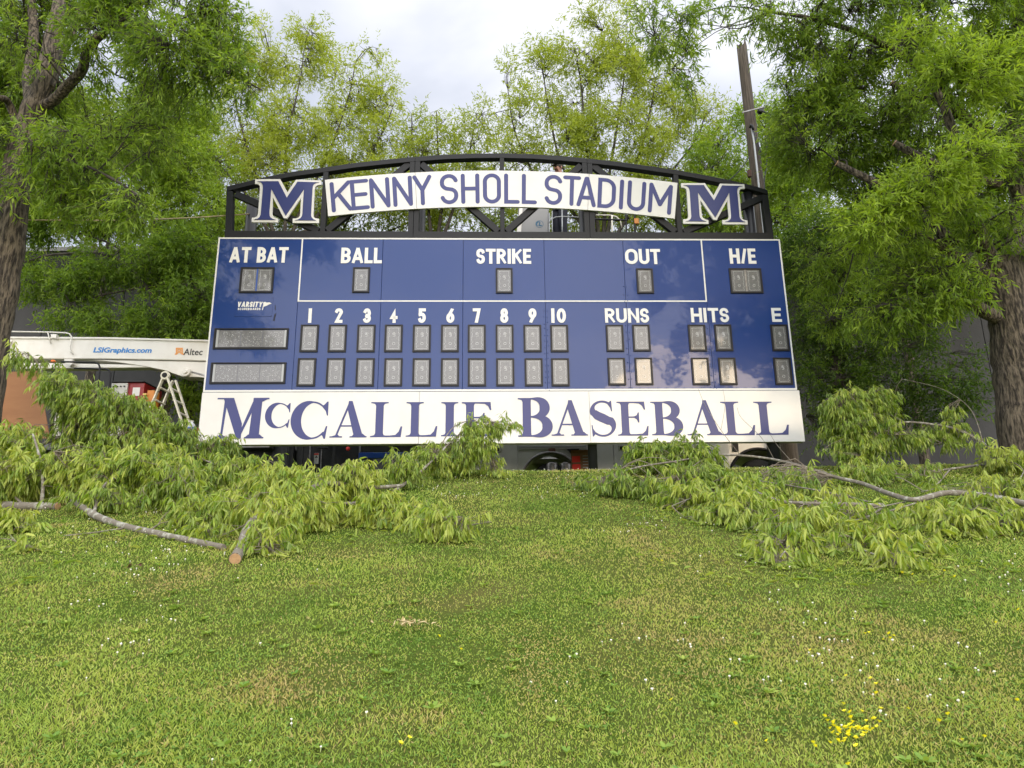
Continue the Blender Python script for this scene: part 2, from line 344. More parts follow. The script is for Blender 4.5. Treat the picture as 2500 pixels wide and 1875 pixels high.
# ------------------------------------------------------------------ lettering made of strokes
def arc(cx, cy, rx, ry, a0, a1, n=14):
    return [(cx+rx*math.cos(math.radians(a0+(a1-a0)*i/n)), cy+ry*math.sin(math.radians(a0+(a1-a0)*i/n))) for i in range(n+1)]
def ell(cx, cy, rx, ry, n=28, p=1.0):
    pts = []
    for i in range(n+1):
        a = 2*PI*i/n; c, s_ = math.cos(a), math.sin(a)
        pts.append((cx+rx*math.copysign(abs(c)**p, c), cy+ry*math.copysign(abs(s_)**p, s_)))
    return pts
def glyph(ch, w, h, t):
    a = t/2; x0, x1, y0, y1 = a, w-a, a, h-a; xm = w/2; ym = h/2; rx = (x1-x0)/2
    if ch == 'A': return [[(x0, y0), (xm-t*0.1, y1)], [(xm+t*0.1, y1), (x1, y0)], [(x0+(xm-x0)*0.38, h*0.30), (x1-(x1-xm)*0.38, h*0.30)]]
    if ch == 'B':
        r = (y1-ym)/2; r2 = (ym-y0)/2
        return [[(x0, y0), (x0, y1)], [(x0, y1), (x1-r*1.1, y1)]+arc(x1-r*1.1, ym+r, r*1.0, r, 90, -90)+[(x0, ym)],
                [(x0, ym), (x1-r2, ym)]+arc(x1-r2, y0+r2, r2, r2, 90, -90)+[(x0, y0)]]
    if ch == 'C': return [arc(xm, ym+(y1-ym)-rx, rx, rx, 35, 180)+arc(xm, y0+rx, rx, rx, 180, 325)] if h > w else [arc(xm, ym, rx, (y1-y0)/2, 45, 315, 24)]
    if ch == 'D':
        r = min(rx*1.25, (y1-y0)/2)
        return [[(x0, y0), (x0, y1), (x1-r, y1)]+arc(x1-r, y1-r, r, r, 90, 0)+arc(x1-r, y0+r, r, r, 0, -90)+[(x0, y0)]]
    if ch == 'E': return [[(x1, y1), (x0, y1), (x0, y0), (x1, y0)], [(x0, ym), (x1-w*0.08, ym)]]
    if ch == 'F': return [[(x1, y1), (x0, y1), (x0, y0)], [(x0, ym), (x1-w*0.08, ym)]]
    if ch == 'H': return [[(x0, y0), (x0, y1)], [(x1, y0), (x1, y1)], [(x0, ym), (x1, ym)]]
    if ch in 'I1': return [[(xm, y0), (xm, y1)]]
    if ch == 'K': return [[(x0, y0), (x0, y1)], [(x1, y1), (x0, ym-h*0.05)], [(x0+(x1-x0)*0.34, ym+h*0.09), (x1, y0)]]
    if ch == 'L': return [[(x0, y1), (x0, y0), (x1, y0)]]
    if ch == 'M': return [[(x0, y0), (x0, y1)], [(x0, y1), (xm, y0+h*0.24)], [(xm, y0+h*0.24), (x1, y1)], [(x1, y1), (x1, y0)]]
    if ch == 'N': return [[(x0, y0), (x0, y1)], [(x0, y1), (x1, y0)], [(x1, y0), (x1, y1)]]
    if ch in 'O0':
        if h > w*1.25 and ch == 'O':
            r = rx; return [arc(xm, y1-r, r, r, 0, 180)+arc(xm, y0+r, r, r, 180, 360)+[(x1, y1-r)]]
        return [ell(xm, ym, rx, (y1-y0)/2)]
    if ch == 'R':
        r = (y1-ym)/2
        return [[(x0, y0), (x0, y1)], [(x0, y1), (x1-r*1.2, y1)]+arc(x1-r*1.2, ym+r, r, r, 90, -90)+[(x0, ym)], [(x0+(x1-x0)*0.42, ym), (x1, y0)]]
    if ch == 'S':
        ry = (y1-y0)/4; r2 = min(ry, rx)
        return [arc(xm, y1-r2, rx, r2, 15, 180, 10)+arc(xm, ym+r2*0.9, rx, r2*0.9, 190, 245, 5)+arc(xm, ym-r2*0.9, rx, r2*0.9, 65, 10, 5)+arc(xm, y0+r2, rx, r2, 0, -165, 10)]
    if ch == 'T': return [[(x0, y1), (x1, y1)], [(xm, y1), (xm, y0)]]
    if ch == 'U': return [[(x0, y1), (x0, y0+rx)]+arc(xm, y0+rx, rx, rx, 180, 360)[1:]+[(x1, y1)]]
    if ch == 'V': return [[(x0, y1), (xm, y0)], [(xm, y0), (x1, y1)]]
    if ch == 'Y': return [[(x0, y1), (xm, ym)], [(xm, ym), (x1, y1)], [(xm, ym), (xm, y0)]]
    if ch == '/': return [[(x0, y0), (x1, y1)]]
    if ch == '2':
        r = rx; return [arc(xm, y1-r, rx, r, 160, -35, 12)+[(x0+t*0.1, y0), (x1, y0)]]
    if ch == '3':
        r = (y1-ym)/2+0.01; return [arc(xm, y1-r, rx*0.92, r, 150, -90, 12), arc(xm, y0+(ym-y0)/2, rx, (ym-y0)/2, 90, -150, 12)]
    if ch == '4': return [[(x1-w*0.22, y0), (x1-w*0.22, y1), (x0, y0+h*0.26), (x1, y0+h*0.26)]]
    if ch == '5':
        r = (ym-y0)/2+h*0.05; return [[(x1-w*0.05, y1), (x0+w*0.08, y1), (x0+w*0.08, y0+2*r-h*0.03)], [(x0+w*0.08, y0+2*r-h*0.03)]+arc(xm-w*0.03, y0+r, rx, r, 100, -150, 14)]
    if ch == '6':
        r = (ym-y0)/2+h*0.045; return [arc(xm, y0+r, rx, r, 0, 360, 22), [(x1-w*0.12, y1), (x0+w*0.12, y0+r*1.6), (x0, y0+r)]]
    if ch == '9':
        r = (ym-y0)/2+h*0.045; return [arc(xm, y1-r, rx, r, 0, 360, 22), [(x0+w*0.12, y0), (x1-w*0.12, y1-r*1.6), (x1, y1-r)]]
    if ch == '7': return [[(x0, y1), (x1, y1), (x0+w*0.28, y0)]]
    if ch == '8':
        r = (y1-ym)/2; return [ell(xm, y1-r*0.97, rx*0.85, r), ell(xm, y0+r*1.03, rx, r*1.05)]
    return []
def ribbon(mb, pts, hw, y, cap='square', warp=None, clip=None):
    """flat ribbon along pts (x, z) at depth y, half widths hw"""
    n = len(pts); hws = hw if hasattr(hw, '__len__') else [hw]*n
    P = [Vector(pts[0])]; H_ = [hws[0]]
    for q_, h_ in zip(pts[1:], hws[1:]):
        if (Vector(q_)-P[-1]).length > 1e-4: P.append(Vector(q_)); H_.append(h_)
    hws = H_; n = len(P)
    closed = (P[0]-P[-1]).length < 1e-6 and n > 3
    if closed: P = P[:-1]; hws = list(hws[:-1]); n -= 1
    elif cap == 'square':
        P[0] = P[0] + (P[0]-P[1]).normalized()*hws[0]; P[-1] = P[-1] + (P[-1]-P[-2]).normalized()*hws[-1]
    Lp, Rp = [], []
    for i in range(n):
        if closed: a, b = P[i]-P[i-1], P[(i+1) % n]-P[i]
        else: a = P[i]-P[max(i-1, 0)] if i else P[1]-P[0]; b = P[i+1]-P[i] if i < n-1 else a
        a = a.normalized(); b = b.normalized(); tt = (a+b)
        tt = tt.normalized() if tt.length > 1e-6 else a
        nn = Vector((-tt.y, tt.x)); c = max(nn.dot(Vector((-a.y, a.x))), 0.30)
        o = nn*(hws[i]/c); Lp.append(P[i]+o); Rp.append(P[i]-o)
    vs = [(*q,) for q in Lp+Rp]
    fs = [(i, i+1, n+i+1, n+i) for i in range(n-1)]
    if closed: fs.append((n-1, 0, n, 2*n-1))
    if cap == 'round' and not closed:
        for i, s_ in ((0, -1), (n-1, 1)):
            d = (P[1]-P[0]).normalized() if i == 0 else (P[-1]-P[-2]).normalized()
            d *= s_; nr = Vector((-d.y, d.x)); r = hws[i]
            k0 = len(vs)
            for k in range(9):
                aa = -PI/2+PI*k/8; vs.append(tuple(P[i]+d*(math.cos(aa)*r)+nr*(math.sin(aa)*r)))
            fs.append(tuple(range(k0, k0+9)))
    if clip: vs = [(min(max(q[0], clip[2]), clip[3]), min(max(q[1], clip[0]), clip[1])) for q in vs]
    if warp: vs = [warp(*q) for q in vs]
    mb.add([(q[0], y, q[1]) for q in vs], fs)
def write(mb, ch, x, z, w, h, t, y, cap='square', warp=None, shear=0):
    """one glyph with its lower left corner at (x, z)"""
    k = 0
    for st in glyph(ch, w, h, t):
        pts = [(x+p[0]+shear*p[1], z+p[1]) for p in st]
        if cap == 'square' and ch in 'AKVNMY4' and len(st) > 1:
            pass
        ribbon(mb, pts, t/2, y-0.0004*k, cap, warp, (z, z+h, x, x+w+shear*h)); k += 1
WID = {'I': 0.34, '1': 0.34, 'M': 1.2, 'O': 1.2, 'E': 0.78, 'L': 0.76, 'S': 0.82, 'T': 0.95, 'A': 1.08, 'R': 0.95, '/': 0.62, ' ': 0.42, 'B': 0.9, 'U': 1.0, 'N': 1.05, 'K': 0.98, 'H': 1.0, 'V': 1.0, 'C': 0.95, 'D': 1.05, 'Y': 1.0}
def word(txt, u0, v0, u1, v1, t, y, cap='square', shear=0, gap=0.10):
    """text fitted to a box on the board plane"""
    mb = MB(); h = v1-v0
    tot = sum(WID.get(c, 1) for c in txt) + gap*(len(txt)-1); s = (u1-u0)/tot; x = u0
    for c in txt:
        w = WID.get(c, 1)*s
        if c != ' ': write(mb, c, x, v0, max(w, t), h, t, y, cap, shear=shear)
        x += w + gap*s
    return mb
def font_text(txt, name, material, w, h, bold=0.0, shear=0.0):
    """text in Blender's own typeface, fitted to w x h in the x-z plane, lower left corner at the origin"""
    cu = bpy.data.curves.new(name, 'FONT'); cu.body = txt; cu.offset = bold; cu.shear = shear; cu.resolution_u = 4
    o = bpy.data.objects.new(name, cu); COL.objects.link(o)
    dg = bpy.context.evaluated_depsgraph_get(); me = bpy.data.meshes.new_from_object(o.evaluated_get(dg))
    bpy.data.objects.remove(o); bpy.data.curves.remove(cu)
    n = len(me.vertices); c = np.empty(n*3, np.float32); me.vertices.foreach_get('co', c); c = c.reshape(-1, 3)
    mn, mxx = c.min(0), c.max(0)
    q = np.zeros_like(c); q[:, 0] = (c[:, 0]-mn[0])/(mxx[0]-mn[0])*w; q[:, 2] = (c[:, 1]-mn[1])/(mxx[1]-mn[1])*h
    me.vertices.foreach_set('co', q.ravel()); me.materials.clear(); me.materials.append(material); me.name = name; me.update()
    return bpy.data.objects.new(name, me)

# ------------------------------------------------------------------ serif lettering
def serif_glyph(mb, ch, x, z, w, h, y):
    k = [0]
    def poly(pts): mb.flat([(x+p[0]*w, z+p[1]*h) for p in pts], y-0.0004*k[0]); k[0] += 1
    def rib(pts, hw): ribbon(mb, [(x+p[0]*w, z+p[1]*h) for p in pts], [q*h for q in hw], y-0.0004*k[0], 'butt'); k[0] += 1
    S = 0.036
    def foot(a, b, base=0.0, up=1):     # flat serif with soft brackets
        d = S*up; poly([(a, base), (b, base), (b, base+d), (a, base+d)])
    def stem(a, b, lo=0.0, hi=1.0, l=0.09, r=0.09):
        poly([(a, lo), (b, lo), (b, hi), (a, hi)])
        for base, up in ((lo, 1), (hi, -1)):
            foot(a-l, b+r, base, up)
            br = 0.055*up
            poly([(a-l*0.75, base+S*up), (a-0.02*0, base+S*up), (a, base+S*up+br*1.3), (a-l*0.2, base+S*up+br*0.35)])
            poly([(b, base+S*up+br*1.3), (b, base+S*up), (b+r*0.75, base+S*up), (b+r*0.2, base+S*up+br*0.35)])
    if ch == 'I': stem(0.27, 0.73, l=0.24, r=0.24)
    elif ch == 'L':
        stem(0.16, 0.40, l=0.15, r=0.15)
        poly([(0.4, 0), (0.95, 0), (0.99, 0.30), (0.94, 0.30), (0.88, 0.15), (0.78, 0.06), (0.6, 0.045), (0.4, 0.045)])
    elif ch == 'E':
        stem(0.15, 0.39, l=0.13, r=0.1)
        poly([(0.38, 0), (0.97, 0), (1.0, 0.28), (0.96, 0.28), (0.9, 0.14), (0.8, 0.06), (0.6, 0.045), (0.38, 0.045)])
        poly([(0.38, 1), (0.90, 1), (0.92, 0.76), (0.88, 0.76), (0.82, 0.88), (0.72, 0.945), (0.55, 0.955), (0.38, 0.955)])
        poly([(0.38, 0.56), (0.56, 0.565), (0.64, 0.60), (0.68, 0.68), (0.715, 0.68), (0.715, 0.38), (0.68, 0.38), (0.64, 0.47), (0.56, 0.52), (0.38, 0.52)])
    elif ch == 'A':
        poly([(0.135, 0.02), (0.19, 0.02), (0.50, 0.86), (0.56, 1.02), (0.50, 1.02)])
        poly([(0.48, 1.02), (0.58, 1.02), (0.90, 0.02), (0.655, 0.02), (0.45, 0.80)])
        poly([(0.24, 0.30), (0.63, 0.30), (0.62, 0.34), (0.25, 0.34)])
        foot(0.0, 0.34); foot(0.54, 1.0)
        poly([(0.06, S), (0.26, S), (0.20, S+0.07), (0.15, S+0.03)])
        poly([(0.60, S), (0.97, S), (0.89, S+0.07), (0.65, S+0.06)])
    elif ch == 'M':
        poly([(0.125, 0.0), (0.165, 0.0), (0.215, 0.97), (0.16, 0.97)])
        poly([(0.13, 1.0), (0.33, 1.0), (0.52, 0.36), (0.52, 0.0), (0.44, -0.02)])
        poly([(0.44, -0.02), (0.48, -0.02), (0.76, 0.86), (0.72, 1.0)])
        poly([(0.70, 1.0), (0.87, 1.0), (0.85, 0.0), (0.66, 0.0)])
        foot(0.0, 0.27); foot(0.58, 0.94); foot(0.02, 0.30, 1.0, -1); foot(0.73, 1.0, 1.0, -1)
        for b0, b1, xx in ((0.07, 0.22, 0.145), (0.60, 0.92, 0.76)): poly([(b0, S), (b1, S), (b1-0.05, S+0.06), (b0+0.05, S+0.06)])
        poly([(0.78, 1-S), (0.97, 1-S), (0.87, 0.90), (0.80, 0.90)])
    elif ch in 'Cc':
        T = 0.115 if ch == 'C' else 0.105
        pts, hw = [], []
        for i in range(41):
            a = math.radians(48+(318-48)*i/40); ca, sa = math.cos(a), math.sin(a)
            pts.append((0.52+0.46*ca, 0.5+0.485*sa)); hw.append(0.022+T*max(0, -ca)**0.95)
        rib(pts, hw)
        poly([(0.93, 1.0), (0.97, 1.0), (0.97, 0.62), (0.94, 0.62), (0.90, 0.74), (0.78, 0.88), (0.86, 0.92)])
        poly([(0.88, 0.0), (0.92, 0.0), (0.97, 0.34), (0.93, 0.34), (0.88, 0.20), (0.78, 0.12), (0.84, 0.08)])
    elif ch == 'B':
        stem(0.17, 0.40, l=0.13, r=0.02)
        for cy, ry, rx, cx in ((0.745, 0.235, 0.42, 0.42), (0.265, 0.245, 0.47, 0.44)):
            pts, hw = [], []
            for i in range(25):
                a = math.radians(92-184*i/24); ca, sa = math.cos(a), math.sin(a)
                pts.append((cx+(rx-0.055)*max(ca, 0)**0.8 if ca > 0 else cx, cy+ry*sa)); hw.append(0.022+0.108*max(0, ca)**1.1)
            pts = [(0.38, pts[0][1])]+pts+[(0.38, pts[-1][1])]; hw = [0.022]+hw+[0.022]
            rib(pts, hw)
    elif ch == 'S':
        top = arc(0.5, 0.755, 0.40, 0.225, 50, 200, 16); bot = arc(0.5, 0.265, 0.43, 0.245, 40, -135, 18)
        midp = [(0.16, 0.66), (0.28, 0.585), (0.5, 0.515), (0.72, 0.44)]
        pts = top+midp+bot; hw = []
        for p in pts: hw.append(0.026+0.10*math.exp(-((p[1]-0.52)/0.26)**2))
        rib(pts, hw)
        poly([(0.84, 1.0), (0.88, 1.0), (0.90, 0.70), (0.86, 0.70), (0.82, 0.80), (0.70, 0.92), (0.76, 0.95)])
        poly([(0.07, 0.0), (0.11, 0.0), (0.20, 0.08), (0.26, 0.06), (0.10, 0.22), (0.08, 0.32), (0.04, 0.32)])

# ------------------------------------------------------------------ the scoreboard
PLW = 9.6e-3
def board_thing(name, label, cat): return thing(name, label, cat, BO, (0, 0, BYAW))
VT = bp(1250, 582)[1]; VJ = (bp(493, 957)[1]+bp(1949, 952)[1])/2
sb = board_thing('scoreboard', 'big blue baseball scoreboard face with grey digit windows and white captions', 'scoreboard')
HW = BW/2
seams = [-HW, bp(737, 590)[0], bp(935, 600)[0], bp(1131, 600)[0], bp(1328, 600)[0], bp(1521, 600)[0], bp(1715, 600)[0], HW]
for i in range(7):
    dz = [0, 0, -0.004, -0.004, -0.012, -0.010, -0.010][i]
    MB().box(seams[i]+0.0025, seams[i+1]-0.0025, 0.0+[0, .002, 0, .003, .006, .002, 0][i], 0.22, VJ+dz*0, VT+dz).build('cabinet_panel', M['blue'], sb, bevel=0.004)
# border and box lines (painted trim, a few mm proud)
bw = 0.028
b = MB(); yb0, yb1 = -0.004, 0.012
b.box(-HW, HW, yb0, yb1, VT-bw-0.002, VT-0.001).box(-HW, HW, yb0, yb1, VJ, VJ+bw+0.006)
b.box(-HW, -HW+bw, yb0, yb1, VJ+bw+0.006, VT-bw-0.002).box(HW-bw, HW, yb0, yb1, VJ+bw+0.006, VT-bw-0.002)
b.build('border_trim', M['white_print'], sb)
ul = bp(733.5, 660)[0]; ur = bp(1718, 660)[0]; vb = bp(1228, 733.5)[1]
b = MB().box(ul-0.013, ul+0.013, yb0, yb1, vb, VT-bw-0.002).box(ur-0.013, ur+0.013, yb0, yb1, vb, VT-bw-0.002).box(ul-0.013, ur+0.013, yb0, yb1, vb-0.026, vb-0.001)
b.build('count_box_line', M['white_print'], sb)
CAPT = [('AT BAT', 561, 603.5, 704, 641.5, 632), ('BALL', 833, 605, 933, 643, 883), ('STRIKE', 1163, 607.7, 1296.6, 644.3, 1230), ('OUT', 1526, 608, 1612, 645, 1569),
        ('H/E', 1780.7, 607, 1845, 644, 1813), ('RUNS', 1476.8, 753, 1584, 788, 1530), ('HITS', 1686.6, 752, 1779, 787, 1733), ('E', 1883.7, 752, 1907.3, 786, 1895)]
for txt, x0, y0, x1, y1, xc in CAPT:
    ym_ = (y0+y1)/2; u0, u1 = bp(x0, ym_)[0], bp(x1, ym_)[0]; v0, v1 = bp(xc, y1)[1], bp(xc, y0)[1]
    word(txt, u0, v0, u1, v1, (v1-v0)*0.195, -0.006).build('caption', M['white_print'], sb, recalc=False)
for i, xc in enumerate([757, 827, 896, 961, 1030.5, 1099.5, 1164, 1231, 1300, 1363]):
    v0, v1 = bp(xc, 788.5)[1], bp(xc, 753)[1]; uc = bp(xc, 771)[0]; t = (v1-v0)*0.21
    s = str(i+1); mb = MB(); wd = (v1-v0)*0.52; x = uc - (wd/2 if i < 9 else wd*0.92)
    if s == '1': write(mb, '1', uc-t/2, v0, t*1.02, v1-v0, t, -0.006)
    elif s == '10':
        write(mb, '1', uc-0.135, v0, t, v1-v0, t, -0.006); write(mb, '0', uc-0.03, v0, 0.175, v1-v0, t, -0.0064)
    else: write(mb, s, x, v0, wd, v1-v0, t, -0.006)
    mb.build('inning_number', M['white_print'], sb, recalc=False)
# digit windows
def frame_mb(w, h, t=0.034, y0=-0.026, y1=0.004):
    return MB().box(-w/2, w/2, y0, y1, h/2-t*0.7, h/2).box(-w/2, w/2, y0, y1, -h/2, -h/2+t).box(-w/2, -w/2+t, y0, y1, -h/2+t, h/2-t*0.7).box(w/2-t, w/2, y0, y1, -h/2+t, h/2-t*0.7)
def seg_marks(w, h, y):
    mb = MB(); r = random.Random(3)
    for (cz, rr) in ((h*0.20, h*0.055), (-h*0.22, h*0.052)):
        for k in range(7):
            a0 = k*51.4+r.uniform(0, 12); ribbon(mb, arc(0.02*w, cz, rr, rr, a0, a0+34, 4), 0.0035, y, 'butt')
    ribbon(mb, [(0.02*w, h*0.20-0.012), (0.02*w, h*0.20+0.012)], 0.006, y, 'butt')
    for k in range(9): ribbon(mb, arc(0.02*w+r.uniform(-.03, .03), h*0.10+r.uniform(-.02, .02), 0.01, 0.008, 0, 140, 3), 0.002, y, 'butt')
    for sx in (-1, 1):
        for k in range(15):
            zz = -h*0.42+h*0.84*k/14; xx = sx*w*0.37+r.uniform(-.006, .006); ribbon(mb, [(xx, zz), (xx+r.uniform(-.006, .012), zz+0.016)], 0.0028, y, 'butt')
    for zz in (h*0.44, -h*0.44):
        for k in range(9):
            xx = -w*0.33+w*0.66*k/8; ribbon(mb, [(xx, zz+r.uniform(-.006, .006)), (xx+0.012, zz+r.uniform(-.008, .008))], 0.0028, y, 'butt')
    return mb
fw_, fh_ = 0.335, 0.535
me_frame = frame_mb(fw_, fh_).mesh('digit_frame', M['frame'])
me_screen = MB().box(-fw_/2+0.03, fw_/2-0.03, -0.008, 0.0, -fh_/2+0.03, fh_/2-0.02).mesh('screen', M['screen'])
me_marks = seg_marks(fw_-0.08, fh_-0.08, -0.0095).mesh('segment_marks', M['marks'])
def digit(px, py, k=1.0):
    u, v = bp(px, py)
    f = link(bpy.data.objects.new('digit_window', me_frame), sb); f.location = (u, 0, v); f.scale = (k, 1, k)
    for nm, me in (('screen', me_screen), ('segment_marks', me_marks)):
        o = link(bpy.data.objects.new(nm, me), f)
        if nm != 'screen': o['kind'] = 'stuff'
for x in (755.5, 824, 894, 961, 1029.8, 1098.6, 1164, 1232, 1300, 1365.5): digit(x, 826.5)
for x in (748.5, 819.4, 891.7, 960.2, 1029.4, 1098.6, 1164.5, 1233.5, 1303, 1367.8): digit(x, 909)
for x, y in ((1501, 826), (1565.7, 825.6), (1505.4, 907.4), (1571.7, 907), (1702, 825.6), (1766, 825), (1710, 907), (1776, 906.8), (1903.4, 825), (1911, 906.6)): digit(x, y, 0.985)
for x, y in ((882, 684), (1231, 685.7), (1574.4, 686.4)): digit(x, y, 0.965)
for x, y in ((627.3, 684.3), (1820.8, 686)):
    u, v = bp(x, y); f = frame_mb(0.635, 0.52).build('digit_window', M['frame'], sb); f.location = (u, 0, v)
    MB().box(-0.29, 0.29, -0.008, 0, -0.235, 0.24).build('screen', M['screen'], f)
    MB().box(-0.014, 0.014, -0.012, -0.007, -0.235, 0.24).build('divider', M['bluebar'] if x < 900 else M['steel'], f)
    me2 = seg_marks(0.25, 0.44, -0.0095).mesh('segment_marks', M['marks'])
    for s in (-1, 1):
        q = link(bpy.data.objects.new('segment_marks', me2), f); q.location = (0.145*s, 0, 0); q['kind'] = 'stuff'
for x, y in ((613.4, 827.3), (606.3, 911.4)):
    u, v = bp(x, y); wl, hl = 1.37, 0.405
    f = frame_mb(wl, hl).build('message_window', M['frame'], sb); f.location = (u, 0, v)
    for k in range(3):
        MB().box(-wl/2+0.085+k*0.405, -wl/2+0.085+k*0.405+0.40, -0.008, 0, -hl/2+0.04, hl/2-0.035).build('screen', M['screen'], f)
    MB().box(-wl/2+0.04, -wl/2+0.082, -0.009, 0, -hl/2+0.04, hl/2-0.03).build('side_strip', M['galv'], f)
    MB().box(wl/2-0.075, wl/2-0.04, -0.009, 0, -hl/2+0.04, hl/2-0.03).build('side_strip', M['galv'], f)
    mk = MB(); r = random.Random(5)
    for k in range(3):
        x0_ = -wl/2+0.085+k*0.405
        for j in range(70):
            px_, pz_ = x0_+r.uniform(0.02, 0.38), r.uniform(-hl/2+0.06, hl/2-0.06); ribbon(mk, [(px_, pz_), (px_+r.uniform(.004, .016), pz_+r.uniform(-.008, .008))], 0.0022, -0.0095, 'butt')
        for cz in (0.13, 0.05, -0.05, -0.13): mk.flat([(x0_+0.24+a[0], cz+a[1]) for a in arc(0, 0, 0.006, 0.006, 0, 315, 7)], -0.0097)
    mk.build('led_marks', M['marks'], f, recalc=False)['kind'] = 'stuff'
# access cover, maker's mark
u0, v1 = bp(577, 726); u1, v0 = bp(664, 773)
cov = MB().box(u0, u1, -0.007, 0.003, v0, v1).build('access_cover', M['blue'], sb, bevel=0.002)
b = MB()
for uu in (u0+0.02, (u0+u1)/2, u1-0.02):
    for vv in (v0+0.015, v1-0.015): b.ball((uu, -0.007, vv), 0.006, 6, 4)
b.build('screws', M['frame'], cov); cov.children[0]['kind'] = 'stuff'
def bbox(x0, y0, x1, y1):
    a = bp(x0, (y0+y1)/2); c = bp(x1, (y0+y1)/2); return a[0], bp((x0+x1)/2, y1)[1], c[0], bp((x0+x1)/2, y0)[1]
q = bbox(580, 737, 640, 750); word('VARSITY', *q, 0.024, -0.010, shear=0.12, gap=0.2).build('maker_name', M['white_print'], sb, recalc=False)
q = bbox(581, 752, 636, 757.5); word('SCOREBOARDS', *q, 0.0105, -0.010, gap=0.32).build('maker_name', M['white_print'], sb, recalc=False)
pole_ = [bp(640, 757.5), bp(642, 757.5), bp(646.5, 738), bp(644.5, 738)]
pen = [bp(643, 739), bp(647, 737.5), bp(652, 739.3), bp(658, 738.5), bp(663.5, 741.5), bp(658, 743.5), bp(652, 746.5), bp(644, 749.5)]
MB().flat(pole_, -0.010).flat(pen, -0.0104).build('pennant_logo', M['white_print'], sb, recalc=False)
b = MB()
for x0_, y0_, x1_, y1_ in ((672, 745, 672, 757), (671.5, 766, 667, 783), (674, 765, 669.5, 784)):
    a, c = bp(x0_, y0_), bp(x1_, y1_); b.bar((a[0], -0.002, a[1]), (c[0], -0.002, c[1]), 0.012, 0.004)
b.build('vent_slots', M['frame'], sb); sb.children[-1]['kind'] = 'stuff'
b = MB()
for su, n0, n1 in ((seams[5], 700, 945), (seams[6], 740, 950), (seams[4], 760, 950)):
    va, vb_ = bp(1400, n1)[1], bp(1400, n0)[1]
    for k in range(14):
        vv = va+(vb_-va)*k/13
        for s in (-1, 1): b.ball((su+s*(0.03 + random.uniform(-.005, .005)), 0.0, vv+random.uniform(-.02, .02)), (0.011, 0.007, 0.011), 8, 5)
for k in range(26): b.ball((seams[4]+0.08+k*0.165, -0.004, VJ+0.045), (0.01, 0.006, 0.01), 8, 5)
o = b.build('rivets', M['blue'], sb, smooth=True); o['kind'] = 'stuff'

# ------------------------------------------------------------------ the school name board below
ns = board_thing('name_board', 'white board lettered McCALLIE BASEBALL in blue below the scoreboard', 'sign')
ss = [-HW-0.01, bp(1023, 1020)[0], bp(1440, 1020)[0], HW+0.035]
for i in range(3): MB().box(ss[i]+0.002, ss[i+1]-0.002, -0.012+[0, .002, 0][i], 0.16, 0.0, VJ-0.012).build('board_panel', M['white'], ns, bevel=0.003)
MB().box(-HW, HW, 0.01, 0.15, VJ-0.0115, VJ-0.0005).build('joint_strip', M['dark_blue'], ns)
MC = [('M', 525, 971.8, 655, 1071), ('c', 652, 984.6, 710, 1045), ('C', 717.7, 981, 803, 1072), ('A', 807, 981, 897, 1068.5), ('L', 904.6, 982, 983.6, 1067.5), ('L', 991, 982, 1069, 1066.5),
      ('I', 1076, 982, 1120, 1065.5), ('E', 1125.7, 982, 1206, 1065), ('B', 1261, 972, 1349, 1066.5), ('A', 1345.7, 979, 1434, 1064), ('S', 1441, 979, 1501, 1066), ('E', 1505, 981, 1582, 1064),
      ('B', 1586, 981, 1667, 1063), ('A', 1675, 979, 1763, 1063), ('L', 1760, 981, 1842, 1063), ('L', 1841, 981, 1924, 1062)]
for ch, x0, y0, x1, y1 in MC:
    xc = (x0+x1)/2; ym_ = (y0+y1)/2; u0, u1 = bp(x0, ym_)[0], bp(x1, ym_)[0]; v0, v1 = bp(xc, y1)[1], bp(xc, y0)[1]
    mb = MB(); serif_glyph(mb, ch, u0, v0, u1-u0, v1-v0, -0.015); mb.build('letter', M['blue_print'], ns, recalc=False)

# ------------------------------------------------------------------ the arched truss
tr = board_thing('arched_truss', 'black steel arched truss of square tube standing on top of the scoreboard', 'truss')
VB0 = VT + 0.004; VB1 = bp(1250, 565.5)[1]
def P3(px, py): return bp(px, py)
topo = [(554, 455), (590, 446), (652, 431), (715, 419), (788, 409), (870, 397), (950, 388.5), (1013.5, 382.5), (1090, 377), (1160, 374.6), (1226, 374), (1300, 376), (1370, 380.5), (1433, 386.5), (1500, 393.5), (1570, 403), (1654, 415), (1730, 429), (1800, 443.5), (1850, 456), (1874, 464)]
tp = [P3(*q) for q in topo]
TH = 0.105
def chord(i0, i1, g0=0, g1=0):
    a = [Vector(q) for q in tp[i0:i1+1]]
    a[0].x += g0; a[-1].x -= g1
    return [(q.x, q.y) for q in a] + [(q.x, q.y-TH) for q in reversed(a)]
for i0, i1, g0, g1 in ((0, 7, 0, 0.002), (7, 13, 0.002, 0.002), (13, 20, 0.002, 0)):
    MB().prism(chord(i0, i1, g0, g1), 0.0, 0.15).build('top_chord', M['black'], tr, bevel=0.004)
bl, br = bp(548, 575)[0], bp(1889, 578)[0]
uA, uB = tp[7][0], tp[13][0]
for a, c in ((bl, uA-0.002), (uA+0.002, uB-0.002), (uB+0.002, br)): MB().box(a, c, 0.0, 0.15, VB0, VB1).build('bottom_chord', M['black'], tr, bevel=0.004)
def topv(u):
    for i in range(len(tp)-1):
        if tp[i][0] <= u <= tp[i+1][0]:
            f = (u-tp[i][0])/(tp[i+1][0]-tp[i][0]); return tp[i][1]*(1-f)+tp[i+1][1]*f
    return tp[0][1] if u < tp[0][0] else tp[-1][1]
